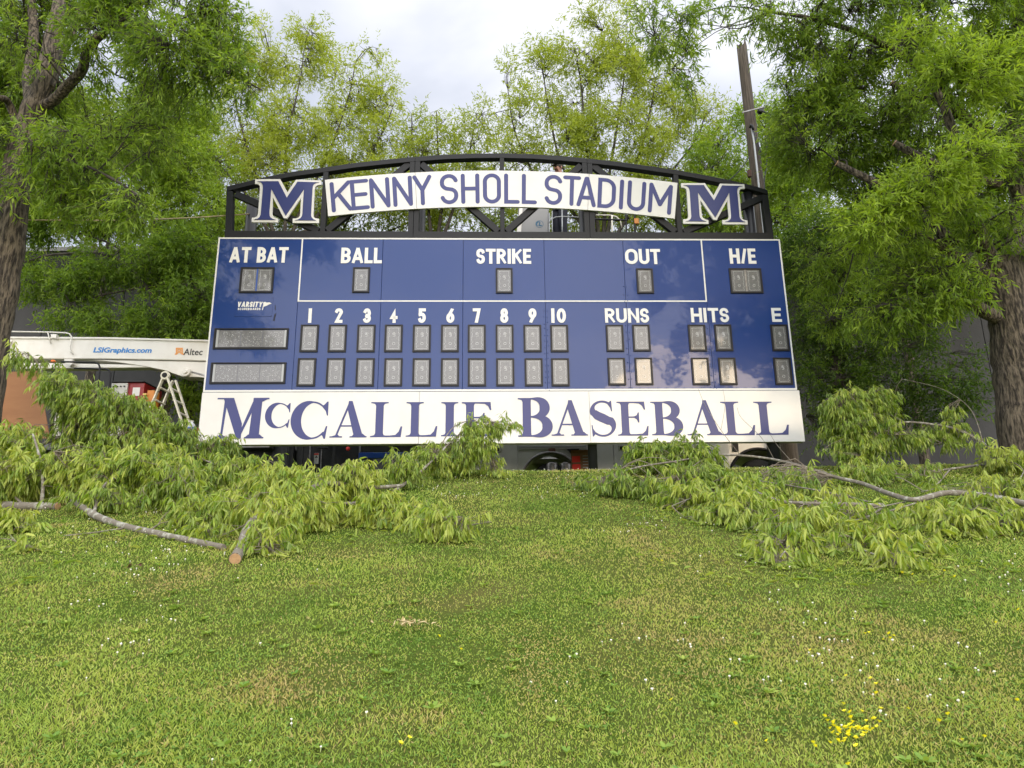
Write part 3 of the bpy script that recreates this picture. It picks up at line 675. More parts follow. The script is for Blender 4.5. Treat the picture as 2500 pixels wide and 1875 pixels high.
for u, w in ((bp(791, 490)[0], 0.10), (uA-0.054, 0.10), (uA+0.054, 0.10), (bp(1226, 470)[0], 0.085), (uB-0.054, 0.10), (uB+0.054, 0.10), (bp(1655, 490)[0], 0.10)):
    MB().box(u-w/2, u+w/2, 0.004, 0.146, VB1-0.001, topv(u)-TH+0.004).build('upright', M['black'], tr, bevel=0.003)
for u, s in ((bl, 1), (br, -1)):
    MB().prism([(u, VB1-0.001), (u+s*0.13, VB1-0.001), (tp[0][0]+0.12 if s > 0 else tp[-1][0]-0.12, topv(0)*0+ (tp[0][1]-0.1 if s > 0 else tp[-1][1]-0.1)), (tp[0][0] if s > 0 else tp[-1][0], (tp[0][1]-0.10 if s > 0 else tp[-1][1]-0.10))], 0.004, 0.146).build('upright', M['black'], tr, bevel=0.003)
uc_ = bp(1226, 470)[0]; u2, u3 = bp(791, 490)[0], bp(1655, 490)[0]
D = [((bl+0.12, tp[0][1]-0.14), (u2-0.08, VB1+0.03)), ((u2+0.08, VB1+0.03), (uA-0.12, topv(uA)-TH-0.03)), ((uA+0.12, topv(uA)-TH-0.03), (uc_-0.08, VB1+0.03)),
     ((uc_+0.08, VB1+0.03), (uB-0.12, topv(uB)-TH-0.03)), ((uB+0.12, topv(uB)-TH-0.03), (u3-0.08, VB1+0.03)), ((u3+0.08, VB1+0.03), (br-0.12, tp[-1][1]-0.14))]
for a, c in D:
    MB().bar((a[0], 0.075, a[1]), (c[0], 0.075, c[1]), 0.13, 0.095, up=(0, 0, 1) if False else (0, 1, 0)).build('diagonal', M['black'], tr, bevel=0.003)

# stadium name sign bent along the arch
sg = board_thing('stadium_sign', 'long curved off-white sign reading KENNY SHOLL STADIUM in front of the truss', 'sign')
a_, b_, c_ = [np.array(bp(*q)) for q in ((797.4, 441.6), (1225, 419.3), (1651, 449))]
d_ = 2*(a_[0]*(b_[1]-c_[1])+b_[0]*(c_[1]-a_[1])+c_[0]*(a_[1]-b_[1]))
cx = ((a_@a_)*(b_[1]-c_[1])+(b_@b_)*(c_[1]-a_[1])+(c_@c_)*(a_[1]-b_[1]))/d_
cz = ((a_@a_)*(c_[0]-b_[0])+(b_@b_)*(a_[0]-c_[0])+(c_@c_)*(b_[0]-a_[0]))/d_
RA = math.hypot(a_[0]-cx, a_[1]-cz)
def polar(px, py):
    u, v = bp(px, py); return math.atan2(u-cx, v-cz)*RA, math.hypot(u-cx, v-cz)   # arc length at RA, radius
hS = RA - (polar(1225, 508.5)[1] + polar(799.4, 532.4)[1] + polar(1649, 534.8)[1])/3
sA = [polar(798, 487)[0], polar(1016, 470)[0], polar(1436, 470)[0], polar(1650, 492)[0]]
for i in range(3):
    a0, a1 = (sA[i]+0.003)/RA, (sA[i+1]-0.003)/RA
    tpn = [(cx+RA*math.sin(a0+(a1-a0)*k/16), cz+RA*math.cos(a0+(a1-a0)*k/16)) for k in range(17)]
    btn = [(cx+(RA-hS)*math.sin(a0+(a1-a0)*k/16), cz+(RA-hS)*math.cos(a0+(a1-a0)*k/16)) for k in range(16, -1, -1)]
    MB().prism(tpn+btn, -0.045, -0.003).build('sign_panel', M['white'], sg, bevel=0.003)
warp = lambda s, r: (cx+(RA-hS+r)*math.sin(s/RA), cz+(RA-hS+r)*math.cos(s/RA))
KS = [('K', 808, 859), ('E', 857, 902), ('N', 903.5, 952.7), ('N', 959.5, 1007.6), ('Y', 1008.6, 1055), ('S', 1074.8, 1118.8), ('H', 1125.6, 1170.7), ('O', 1179, 1223), ('L', 1230.5, 1268.8), ('L', 1273.6, 1310.9),
      ('S', 1328.8, 1372.2), ('T', 1373.6, 1417), ('A', 1407.5, 1455), ('D', 1458.7, 1502.8), ('I', 1511, 1522), ('U', 1530.6, 1575.4), ('M', 1582.5, 1640)]
for ch, x0, x1 in KS:
    yb = 465+18*((x0+x1)/2-1225)**2/425**2
    s0, s1 = polar(x0, yb)[0], polar(x1, yb)[0]; h = hS*0.83
    mb = MB(); write(mb, ch, s0, hS*0.085, max(s1-s0, 0.085), h, 0.083, -0.048, 'round', warp); mb.build('letter', M['blue_print'], sg, recalc=False)

# the two big block letters
MO = [(278, 122), (952, 119), (1145, 470), (1375, 133), (2056, 156), (2056, 276), (1990, 279), (1935, 292), (1895, 330), (1875, 400), (1845, 1090), (1855, 1135), (1890, 1168), (1993, 1188), (1990, 1304),
      (1284, 1298), (1286, 1180), (1365, 1176), (1440, 1155), (1478, 1110), (1488, 1050), (1510, 620), (1132, 1178), (1044, 1170), (752, 605), (735, 1040), (745, 1090), (775, 1130), (830, 1160), (896, 1182), (890, 1285), (180, 1280), (188, 1158), (270, 1150), (325, 1125), (352, 1060), (405, 380), (400, 300), (370, 265), (330, 250), (270, 246)]
MI = [(335, 183), (905, 181), (1132, 622), (1420, 193), (2000, 212), (1920, 226), (1860, 258), (1832, 310), (1820, 400), (1783, 1100), (1805, 1160), (1850, 1205), (1930, 1240), (1345, 1234), (1430, 1212), (1500, 1175), (1538, 1120), (1552, 1050), (1592, 400), (1100, 1112), (712, 385),
      (665, 1020), (668, 1100), (695, 1155), (750, 1195), (835, 1224), (245, 1216), (335, 1195), (395, 1155), (430, 1080), (487, 380), (485, 290), (460, 235), (410, 200)]
def emblem(label, dx, mir, box=None):
    t = board_thing('letter_sign', label, 'letter sign')
    def cv(q):
        X, Y = 600+q[0]/11.06, 430+q[1]/11.06
        if mir:   # the other letter: same shape, measured at its own corners
            fx = (q[0]-180)/(2056-180); fy = (q[1]-119)/(1304-119)
            Lx = 1660.5+(1667.5-1660.5)*fy; Rx = 1814.5+(1824-1814.5)*fy
            fx2 = (q[0]-(275-90*fy))/((2056-62*fy)-(275-90*fy))
            X = Lx+(Rx-Lx)*fx2; Y = 450.3+(551.2-450.3)*fy
        return bp(X, Y)
    MB().prism([cv(q) for q in MO], -0.055, -0.012).build('backing', M['white'], t, bevel=0.002)
    MB().prism([cv(q) for q in MI], -0.066, -0.0545).build('face', M['dark_blue'], t, bevel=0.001)
emblem('blue block letter M outlined in white, left of the curved stadium sign', 0, False)
emblem('blue block letter M outlined in white, right of the curved stadium sign', 0, True)

# steel pipe posts behind everything
for px, py, r, lab in ((617, 500, 0.115, 'black round steel post behind the left block letter M'), (1029, 530, 0.085, 'black round steel post behind the left joint of the stadium sign'),
                  (1424, 540, 0.085, 'black round steel post behind the stadium sign beside the person in the bucket'), (1826, 500, 0.115, 'black round steel post behind the right block letter M')):
    top = at(px, py, BO.y+0.33)
    t = thing('steel_post', lab, 'post', (top.x, top.y, gzf(top.x, top.y)-0.3), group='steel posts carrying the scoreboard')
    topz = BO.z + topv((top-BO).dot(E1)) - 0.12 - (gzf(top.x, top.y)-0.3)
    hgt = BO.z-0.35-(gzf(top.x, top.y)-0.3)
    MB().lathe((0, 0, 0), [(r*1.02, 0), (r*1.02, topz*0.42), (r, topz*0.42+0.01), (r, topz)], 20).build('pipe', M['post'], t, smooth=True)
# ------------------------------------------------------------------ ground
xs = np.unique(np.concatenate([np.linspace(-300, -40, 14), np.linspace(-40, -16, 25), np.linspace(-16, 16, 121), np.linspace(16, 40, 25), np.linspace(40, 300, 14)]))
ys = np.unique(np.concatenate([np.linspace(-300, -20, 14), np.linspace(-20, 1.5, 40), np.linspace(1.5, 26, 110), np.linspace(26, 60, 16), np.linspace(60, 500, 14)]))
X, Y = np.meshgrid(xs, ys); Z = gz(X.ravel(), Y.ravel())
V = np.stack([X.ravel(), Y.ravel(), Z], 1); nx, ny = len(xs), len(ys)
i = (np.arange(ny-1)[:, None]*nx + np.arange(nx-1)[None, :]).ravel()
Q = np.stack([i, i+1, i+1+nx, i+nx], 1)
gm = bpy.data.materials.new('turf_soil'); gm.use_nodes = True; t = gm.node_tree; b = t.nodes['Principled BSDF']; b.inputs['Roughness'].default_value = 0.95; b.inputs['Specular IOR Level'].default_value = 0.0
tcn = t.nodes.new('ShaderNodeTexCoord'); n1 = t.nodes.new('ShaderNodeTexNoise'); n1.inputs['Scale'].default_value = 1.4; n1.inputs['Detail'].default_value = 8; n1.inputs['Roughness'].default_value = 0.7
r1 = t.nodes.new('ShaderNodeValToRGB'); r1.color_ramp.elements[0].color = (0.065, 0.105, 0.018, 1); r1.color_ramp.elements[1].color = (0.11, 0.11, 0.035, 1)
r1.color_ramp.elements[0].position = 0.4; r1.color_ramp.elements[1].position = 0.68
n2 = t.nodes.new('ShaderNodeTexNoise'); n2.inputs['Scale'].default_value = 60; n2.inputs['Detail'].default_value = 4
bu = t.nodes.new('ShaderNodeBump'); bu.inputs['Strength'].default_value = 0.8; bu.inputs['Distance'].default_value = 0.03
t.links.new(tcn.outputs['Object'], n1.inputs['Vector']); t.links.new(n1.outputs['Fac'], r1.inputs['Fac']); t.links.new(r1.outputs['Color'], b.inputs['Base Color'])
t.links.new(tcn.outputs['Object'], n2.inputs['Vector']); t.links.new(n2.outputs['Fac'], bu.inputs['Height']); t.links.new(bu.outputs['Normal'], b.inputs['Normal'])
g = np_obj('ground', np_mesh('ground', V, Q, gm, smooth=True)); g['kind'] = 'structure'

# ------------------------------------------------------------------ long grey wall behind the trees
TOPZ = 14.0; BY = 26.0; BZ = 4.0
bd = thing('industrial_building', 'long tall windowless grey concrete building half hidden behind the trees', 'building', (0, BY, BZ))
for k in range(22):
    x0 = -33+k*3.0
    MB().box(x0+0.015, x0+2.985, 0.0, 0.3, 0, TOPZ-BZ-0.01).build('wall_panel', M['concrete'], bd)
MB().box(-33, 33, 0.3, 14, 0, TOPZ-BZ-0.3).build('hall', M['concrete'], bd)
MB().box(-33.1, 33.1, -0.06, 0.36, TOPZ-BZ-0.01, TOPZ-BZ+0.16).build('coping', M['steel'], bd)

# ------------------------------------------------------------------ boom truck (left) and service truck (right)
YT = 15.4
bt = thing('boom_truck', 'white boom of a flatbed boom truck parked behind the left end of the scoreboard', 'truck', (0, 0, 0))
def A(px, py, Y=YT): p = at(px, py, Y); return (p.x, p.z)
def seg(pts, Y=YT): return [A(x, y, Y) for x, y in pts]
Yb = 15.6
main = seg([(-40, 826), (140, 824.5), (270, 827), (640, 837), (640, 886), (470, 880), (250, 876), (-40, 876)], Yb)
MB().prism(main, Yb, Yb+0.42).build('boom', M['white_paint'], bt, bevel=0.02)
flange = seg([(-40, 825), (640, 836), (640, 831), (275, 825), (-40, 819)], Yb)
MB().prism(seg([(-40, 822), (270, 824), (640, 834), (640, 838.5), (270, 829), (-40, 827)], Yb), Yb-0.03, Yb+0.45).build('boom_flange', M['white_paint'], bt, bevel=0.01)
elbow = seg([(215, 877), (443, 881), (640, 886), (640, 925), (520, 923), (480, 919.5), (445, 919), (400, 903), (350, 893), (290, 884)], Yb)
MB().prism(elbow, Yb+0.03, Yb+0.39).build('boom_knee', M['white_paint'], bt, bevel=0.01)
c = A(455, 909, Yb); MB().lathe((c[0], Yb-0.06, c[1]), [(0.105, 0), (0.105, 0.1)], 20, 'y').lathe((c[0], Yb-0.1, c[1]), [(0.05, 0), (0.05, 0.06)], 12, 'y').build('pivot_pin', M['white_paint'], bt, bevel=0.006)
a, c2 = at(470, 910, Yb+0.1), at(640, 955, Yb+0.1)
MB().tube([a, c2], 0.075, 14).build('lift_cylinder', M['chrome'], bt, smooth=True)
MB().prism(seg([(40, 883), (365, 889), (365, 896), (40, 899)], Yb), Yb+0.05, Yb+0.3).build('lower_boom', M['white_paint'], bt, bevel=0.02)
MB().prism(seg([(-10, 838), (3, 832), (32, 832), (24, 850), (16, 878), (10, 889), (-10, 888)], Yb), Yb-0.05, Yb-0.01).build('end_plate', M['white_paint'], bt, bevel=0.005)
hr = [at(*q, Yb-0.05) for q in ((-30, 808), (60, 810), (120, 811), (160, 812.5), (170, 815), (174.5, 822), (173, 835), (170, 850), (171, 858), (177, 864))]
MB().tube(hr, 0.016, 8).bar(at(17, 810, Yb-.05), at(24, 826, Yb-.05), 0.02).bar(at(117, 812, Yb-.05), at(124, 840, Yb-.05), 0.02).build('handrail', M['white_paint'], bt, smooth=True)
MB().prism(seg([(130, 819), (144, 819), (143, 829), (131, 828)], Yb), Yb-0.1, Yb).build('bracket', M['white_paint'], bt, bevel=0.005)
MB().prism(seg([(160, 878), (181, 879), (180, 890), (174, 896), (163, 889)], Yb), Yb-0.06, Yb+0.1).build('bracket', M['white_paint'], bt, bevel=0.005)
p = at(130, 882, Yb-0.1); MB().ball(p, (0.055, 0.05, 0.035), 12, 8).build('amber_lamp', M['amber'], bt, smooth=True)
for txt, m_, x0, y0, x1, y1, bold in (('LSIGraphics.com', 'blue_text', 226.5, 846, 371.5, 864.5, 0.035), ('Altec', 'black_text', 447, 850.5, 495.5, 867, 0.012)):
    a = at(x0, y1, Yb-0.006); c2 = at(x1, y0, Yb-0.006)
    o = font_text(txt, 'lettering', M[m_], c2.x-a.x, c2.z-a.z, bold, 0.12 if m_ == 'blue_text' else 0.05); link(o, bt); o.location = a; o.rotation_euler = (0, math.radians(1.1), 0)
lg = MB(); yl = Yb-0.006
ribbon(lg, seg([(427, 864.5), (431, 864.5), (431, 850.5), (445, 850.5), (445, 864.5), (449, 864.5)], Yb), 0.014, yl, 'butt')
ribbon(lg, seg([(434.5, 857.5), (434.5, 853.5), (441.5, 853.5), (441.5, 857.5), (434.5, 857.5)], Yb), 0.010, yl-0.0004, 'butt')
ribbon(lg, seg([(434, 864.5), (434, 860.5), (442, 860.5), (442, 864.5)], Yb), 0.010, yl-0.0008, 'butt')
lg.build('maker_logo', M['orange_text'], bt, recalc=False)
# black tube racks, deck, chassis
for dx, dy in ((0, 0), (26, 16)):
    pts = [at(*q, Yb-0.25+dx*0.004) for q in ((150+dx*1.2, 883+dy), (232+dx, 885+dy), (240+dx, 888+dy), (244+dx, 896+dy), (241+dx, 930+dy), (238+dx, 1000))]
    MB().tube(pts, 0.021, 8).build('tube_rack', M['frame'], bt, smooth=True)
zd = A(400, 1082)[1]
XL, XR = A(-260, 1000)[0], A(880, 1000)[0]
zt = gzf(0, YT)
MB().box(XL, XR-1.9, YT-0.1, YT+2.1, zd-0.14, zd).build('deck', M['steel'], bt, bevel=0.01)
MB().box(XL, XR, YT+0.35, YT+0.6, zd-0.42, zd-0.141).box(XL, XR, YT+1.4, YT+1.65, zd-0.42, zd-0.141).build('chassis_rail', M['dark'], bt)
for px in (60, 180, 610): 
    x = A(px, 1100)[0]; zc = zt+0.46
    wh = MB().lathe((x, YT+0.02, zc), [(0.30, 0.0), (0.45, 0.02), (0.48, 0.08), (0.48, 0.22), (0.45, 0.28), (0.3, 0.29)], 28, 'y').build('wheel', M['rubber'], bt, smooth=True)
    MB().lathe((x, YT+0.0, zc), [(0.10, -0.05), (0.12, 0.03), (0.26, 0.05), (0.29, 0.0), (0.295, 0.02)], 24, 'y').build('rim', M['steel'], wh, smooth=True)
# dark machinery seen under the board
x0, x1 = A(560, 1100)[0], A(700, 1100)[0]
MB().box(x0, x1, YT+0.3, YT+1.2, zt+0.35, zt+1.3).build('tank', M['dark'], bt, bevel=0.03)
c = A(652, 1121); ring = MB(); ring.tube([Vector((c[0]+0.085*math.cos(a), YT+0.285, c[1]+0.085*math.sin(a))) for a in np.linspace(0, 2*PI, 25)], 0.008, 6, False); ring.build('filler_ring', M['frame'], bt, smooth=True)
hs = [at(*q, YT+0.2) for q in ((655, 1085), (668, 1092), (675, 1110), (678, 1135), (676, 1150))]
MB().tube(hs, 0.03, 8).build('hose', M['galv'], bt, smooth=True)
for px, wpx, m_ in ((699, 3, 'dark'), (737, 3, 'dark'), (755, 4, 'steel'), (784, 3, 'steel'), (812, 7, 'dark'), (876, 6, 'steel')):
    a, c2 = A(px, 1075), A(px+wpx, 1075); MB().box(a[0], c2[0], YT+0.05, YT+0.1, zt+0.25, a[1]+0.25).build('upright', M[m_], bt, bevel=0.004)
x0, x1 = A(715, 1100)[0], A(870, 1100)[0]
MB().box(x0, x1, YT+0.25, YT+1.9, zt+0.3, zt+1.7).build('equipment_cabinet', M['dark'], bt, bevel=0.02)
MB().box(A(742, 0)[0], A(786, 0)[0], YT+0.15, YT+0.249, zt+0.3, zt+1.65).build('mast_plate', M['dark'], bt, bevel=0.01)
q0, q1 = A(761.5, 1130), A(774.5, 1103.5)
dc = MB().box(q0[0], q1[0], YT+0.143, YT+0.148, q0[1], q1[1]).build('warning_decal', M['white_print'], bt)
q0, q1 = A(762.2, 1108), A(773.8, 1104.2)
MB().box(q0[0], q1[0], YT+0.140, YT+0.1425, q0[1], q1[1]).build('red_band', M['redlabel'], dc)
tri = seg([(764, 1115), (772, 1115), (768, 1109.5)]); MB().prism([tri[0], tri[2], tri[1]], YT+0.14, YT+0.1425).build('warning_triangle', M['black_text'], dc)
q0, q1 = A(849.5, 1095.5), A(0, 0)
MB().lathe((q0[0], YT-0.02, q0[1]), [(0.0, 0), (0.042, 0.005), (0.045, 0.03)], 18, 'y').build('tail_lamp', M['redlabel'], bt, smooth=True)
MB().box(A(838, 0)[0], A(860, 0)[0], YT+0.02, YT+0.1, A(0, 1104)[1], A(0, 1080)[1]).build('lamp_plate', M['dark'], bt, bevel=0.01)
q0, q1 = A(838, 1088), A(853, 1083)
MB().box(q0[0], q1[0], YT+0.012, YT+0.02, q0[1], q1[1]).build('number_decal', M['white_print'], bt)
x0, x1 = A(878, 1100)[0], A(1120, 1100)[0]
MB().box(x0, x1, YT-0.1, YT+0.0, A(0, 1131)[1], A(0, 1117)[1]).build('blue_rail', M['bluebar'], bt, bevel=0.01)
MB().box(x0, x1-0.3, YT+0.02, YT+0.3, A(0, 1114)[1], A(0, 1070)[1]).build('side_cover', M['glass'], bt, bevel=0.01)
# pedestal carrying the boom, behind the scoreboard
MB().lathe((A(720, 0)[0], YT+1.0, zt+0.3), [(0.45, 0), (0.45, 0.5), (0.32, 0.6), (0.32, 2.0), (0.42, 2.05), (0.42, 2.5)], 24).build('pedestal', M['white_paint'], bt, smooth=True)
MB().box(A(600, 0)[0], A(760, 0)[0], YT+0.3, YT+1.4, A(0, 925)[1], A(0, 840)[1]).build('turret', M['white_paint'], bt, bevel=0.04)

def lad(a, b_, w, ymid, rungs):         # one stile pair with rungs, leaning in the x-z plane
    mb = MB()
    return mb
ld = thing('folding_ladder', 'off-white folding step ladder with a round hinge standing by the truck', 'ladder', (0, 0, 0))
Yl = 15.0
top = at(404, 917, Yl)
feet = ((at(330, 1085, Yl)), (at(462, 1085, Yl)))
for f_, nm in zip(feet, ('front', 'rear')):
    for dy in (0.0, 0.42):
        MB().bar(top+Vector((0.03 if nm == 'rear' else -0.03, dy, 0)), f_+Vector((0, dy, 0)), 0.030, 0.085, up=(0, 1, 0)).build('stile', M['ladder'], ld, bevel=0.004)
    for k in range(1, 6):
        c = top.lerp(f_, k/5.6); MB().bar(c+Vector((0, 0.0, 0)), c+Vector((0, 0.44, 0)), 0.05, 0.03).build('rung', M['ladder'], ld, bevel=0.003)
    for k in range(1, 5):
        c = top.lerp(f_, k/5.0+0.04); MB().box(c.x-0.012, c.x+0.012, Yl-0.022, Yl-0.014, c.z-0.014, c.z+0.014).build('bolt', M['frame'], ld)
MB().lathe((top.x, Yl-0.04, top.z), [(0.095, 0), (0.095, 0.07)], 20, 'y').build('hinge', M['ladder'], ld, bevel=0.005)
MB().lathe((top.x, Yl-0.052, top.z), [(0.055, 0), (0.055, 0.02)], 16, 'y').build('hinge_cap', M['frame'], ld)

zdk = A(400, 1068, 15.3)[1]
w = thing('welding_machine', 'red and grey welding machine on the truck deck beside the black rack', 'welder', (0, 0, 0))
q0, q1 = A(264, 1000, 15.6), A(312, 935, 15.6)
MB().box(q0[0], q1[0], 15.6, 15.66, zdk, q1[1]).build('control_panel', M['grey_paint'], w, bevel=0.01)
MB().box(q0[0], q1[0]+0.35, 15.661, 16.5, zdk, q1[1]+0.02).build('cabinet', M['red'], w, bevel=0.015)
MB().box(q0[0]-0.01, q1[0]+0.36, 15.59, 16.52, q1[1]+0.021, q1[1]+0.05).build('lid', M['dark'], w, bevel=0.01)
for dx in (0.06, 0.14, 0.22, 0.3): MB().lathe((q0[0]+dx, 15.58, q1[1]-0.08), [(0.016, 0), (0.018, 0.02)], 10, 'y').build('knob', M['frame'], w)
q0, q1 = A(316, 965, 15.6), A(338, 955, 15.6)
MB().box(q0[0]+0.03, q1[0], 15.652, 15.66, q0[1], q1[1]+0.1).build('decal', M['white_print'], w)
gc = at(350, 985, 15.4)
gcy = thing('gas_cylinder', 'dark green gas cylinder with brass valve between welder and ladder', 'gas cylinder', (gc.x, gc.y, zdk))
hh = gc.z-zdk+0.05
MB().lathe((0, 0, 0), [(0.13, 0), (0.13, hh-0.12), (0.11, hh-0.05), (0.06, hh), (0.035, hh+0.03)], 20).build('bottle', M['green_cyl'], gcy, smooth=True)
MB().lathe((0, 0, hh+0.02), [(0.02, 0), (0.02, 0.12)], 10).bar((-0.03, 0, hh+0.16), (0.05, 0, hh+0.16), 0.035).build('valve', M['brass'], gcy)
tl = at(368, 958, 15.45); og = thing('yellow_tool_case', 'small orange-yellow tool case behind the ladder', 'tool case', (tl.x, tl.y, zdk))
MB().box(-0.08, 0.08, 0, 0.25, 0, tl.z-zdk+0.05).build('case', M['orange'], og, bevel=0.01); MB().tube([(-0.04, 0.12, tl.z-zdk+0.05), (-0.04, 0.12, tl.z-zdk+0.09), (0.04, 0.12, tl.z-zdk+0.09), (0.04, 0.12, tl.z-zdk+0.05)], 0.008, 6).build('handle', M['frame'], og)
jp = at(466, 1058, 15.0); jg = thing('water_jug', 'clear plastic jug with blue label beside the left edge of the name board', 'jug', (jp.x, jp.y, jp.z))
MB().lathe((0, 0, 0), [(0.075, 0), (0.08, 0.01), (0.08, 0.15), (0.06, 0.2), (0.028, 0.225), (0.028, 0.25)], 18).build('bottle', M['plastic'], jg, smooth=True)
MB().lathe((0, 0, 0), [(0.0815, 0.05), (0.0815, 0.13)], 18).build('paper_label', M['label_blue'], jg, smooth=True)
MB().lathe((0, 0, 0), [(0.032, 0.25), (0.032, 0.275)], 12).build('lid', M['white_print'], jg)
sh = thing('truck_shelf', 'plain brown work shelf under the clear jug', 'shelf', (jp.x, jp.y, jp.z))
MB().box(-0.25, 0.35, -0.15, 0.2, -0.07, -0.002).build('board', M['rust'], sh, bevel=0.005); MB().box(-0.2, 0.3, -0.1, 0.1, -(jp.z-gzf(jp.x, jp.y)), -0.071).build('cabinet', M['dark'], sh, bevel=0.01)
cb = MB().box(0.09, 0.22, 0, 0.15, 0.0, 0.12).build('red_box', M['red'], None, bevel=0.005); cb.location = jp; tag(cb, 'small red box next to the clear jug', 'box')

ply = thing('hardboard_sheet', 'large brown hardboard sheet leaning upright at the left edge', 'board', (0, 0, 0))
Yp = 14.0
MB().prism(seg([(-90, 912), (93, 905), (121, 1071), (-60, 1064)], Yp), Yp, Yp+0.02).build('sheet', M['ply'], ply)
wb = thing('white_plank', 'narrow white plank leaning beside the brown hardboard sheet', 'plank', (0, 0, 0))
MB().prism(seg([(138, 991), (152, 992), (143, 1066), (128, 1064)], 14.2), 14.2, 14.26).build('plank', M['white_paint'], wb, bevel=0.004)
gp = thing('grey_post', 'grey square post next to the white plank', 'post', (0, 0, 0))
MB().prism(seg([(126, 985), (137, 986), (132, 1095), (118, 1095)], 14.35), 14.35, 14.45).build('post', M['steel'], gp, bevel=0.004)

# ---- service truck on the right
ST0 = A(1095, 1100)[0]; ST1 = A(1568, 1100)[0]
stz = zt
st = thing('service_truck', 'grey bodied utility service truck with white cab parked behind the scoreboard', 'truck', (ST0, YT, stz))
def LX(px): return A(px, 1100)[0]-ST0
def LZ(py, px=1400): return A(px, py)[1]-stz
Lb = ST1-ST0; hb = 1.75; ax = LX(1343)
def arched(x0, x1, z0, z1, cx_, r):
    pts = [(x0, z0), (cx_-r, z0)] + [(cx_-r*math.cos(a), 0.42+max(0, r*math.sin(a))) for a in np.linspace(0, PI, 17)] + [(cx_+r, z0), (x1, z0), (x1, z1), (x0, z1)]
    return pts
RAr = LZ(1107, 1343)-0.42
MB().prism(arched(0.0, Lb, 0.35, hb, ax, RAr), 0.0, 0.55).build('service_body', M['grey_paint'], st, bevel=0.012)
MB().prism(arched(0.0, Lb, 0.35, hb, ax, RAr), 1.75, 2.3).build('service_body', M['grey_paint'], st, bevel=0.012)
MB().box(0, Lb, 0.551, 1.749, 0.9, 1.0).build('bed_floor', M['grey_paint'], st)
rim_ = [Vector((ax-(RAr+0.02)*math.cos(a), -0.012, 0.42+(RAr+0.02)*math.sin(a))) for a in np.linspace(0.0, PI, 25)]
MB().tube(rim_, 0.028, 8).build('fender_lip', M['steel'], st, smooth=True)
for xa, xb in ((0.04, LX(1264)-0.012), (LX(1432), LX(1497)-0.008), (LX(1497)+0.008, LX(1562))):
    MB().box(xa, xb, -0.022, -0.001, 0.42, hb-0.06).build('locker_door', M['grey_paint'], st, bevel=0.008)
MB().prism([(LX(1266), 1.02+0.1), (LX(1428), 1.02+0.1), (LX(1428), hb-0.06), (LX(1266), hb-0.06)], -0.022, -0.001).build('locker_door', M['grey_paint'], st, bevel=0.008)
for px in (1213, 1520):
    h_ = MB().box(LX(px)-0.09, LX(px)+0.09, -0.035, -0.0225, LZ(1096)-0.055, LZ(1096)+0.055).build('handle', M['chrome'], st, bevel=0.01)
    MB().box(-0, 0, 0, 0, 0, 0) ; MB().box(LX(px)-0.06, LX(px)+0.05, -0.04, -0.0355, LZ(1096)-0.035, LZ(1096)+0.035).build('paddle', M['frame'], h_, bevel=0.004)
MB().box(LX(1339), LX(1356), -0.03, -0.0225, LZ(1103), LZ(1094)).build('reflector', M['rust'], st, bevel=0.003)
MB().prism([(LX(1383), LZ(1096)), (LX(1415), LZ(1096)), (LX(1406), LZ(1108)), (LX(1393), LZ(1108))], -0.05, -0.0225).build('mud_scoop', M['frame'], st, bevel=0.004)
MB().box(LX(1266), LX(1430), -0.03, -0.0225, LZ(1092), LZ(1089)).build('trim_strip', M['galv'], st)
def wheel(x, y, r, parent, width=0.28):
    wh = MB().lathe((x, y, r), [(r*0.62, 0.0), (r*0.93, 0.0), (r, 0.05), (r, width-0.05), (r*0.93, width), (r*0.62, width)], 32, 'y').build('wheel', M['rubber'], parent, smooth=True)
    MB().lathe((x, y, r), [(r*0.16, -0.03), (r*0.2, 0.02), (r*0.45, 0.08), (r*0.6, 0.03), (r*0.63, 0.01)], 28, 'y').build('rim', M['steel'], wh, smooth=True)
for yy in (0.04, 2.0): wheel(ax, yy, 0.42, st)
# cab, seen below the board: white door, arch and front wheel
c0 = Lb+0.03; fx = LX(1852); cr_ = LX(1925)-LX(1852); cL = LX(1938)
cabp = [(c0, 0.42), (fx-cr_, 0.42)] + [(fx-cr_*math.cos(a), 0.42+cr_*math.sin(a)) for a in np.linspace(0, PI, 17)] + [(fx+cr_, 0.42), (cL, 0.45), (cL+0.08, 0.75), (cL+0.02, 1.15), (cL-0.35, 1.32), (cL-1.05, 1.42), (cL-1.5, 2.02), (c0+0.25, 2.08), (c0, 2.0)]
MB().prism(cabp, 0.05, 2.2).build('cab', M['white_paint'], st, bevel=0.03)
dr = MB().prism([(c0+0.12, 0.5), (fx-cr_-0.06, 0.5), (fx-cr_+0.06, 1.32), (c0+0.12, 1.32)], 0.025, 0.048).build('door', M['white_paint'], st, bevel=0.01)
MB().box(LX(1790), LX(1804), 0.005, 0.0245, LZ(1107), LZ(1083)).build('handle', M['frame'], dr, bevel=0.006)
MB().prism([(c0+0.15, 1.38), (cL-1.2, 1.38), (cL-1.58, 1.93), (c0+0.2, 1.95)], 0.03, 0.049).build('window', M['glass'], st, bevel=0.006)
MB().tube([Vector((fx-(cr_+0.02)*math.cos(a), 0.04, 0.42+(cr_+0.02)*math.sin(a))) for a in np.linspace(0, PI, 25)], 0.035, 8).build('fender_flare', M['frame'], st, smooth=True)
for yy in (0.08, 1.85): wheel(fx, yy, 0.44, st)
MB().box(c0, cL, 0.5, 1.7, 0.43, 0.7).build('chassis', M['dark'], st)
q = A(1742, 1103); MB().box(q[0]-ST0-0.05, q[0]-ST0+0.05, 0.017, 0.0245, q[1]-stz-0.04, q[1]-stz+0.04).build('blue_sticker', M['blue_text'], st)
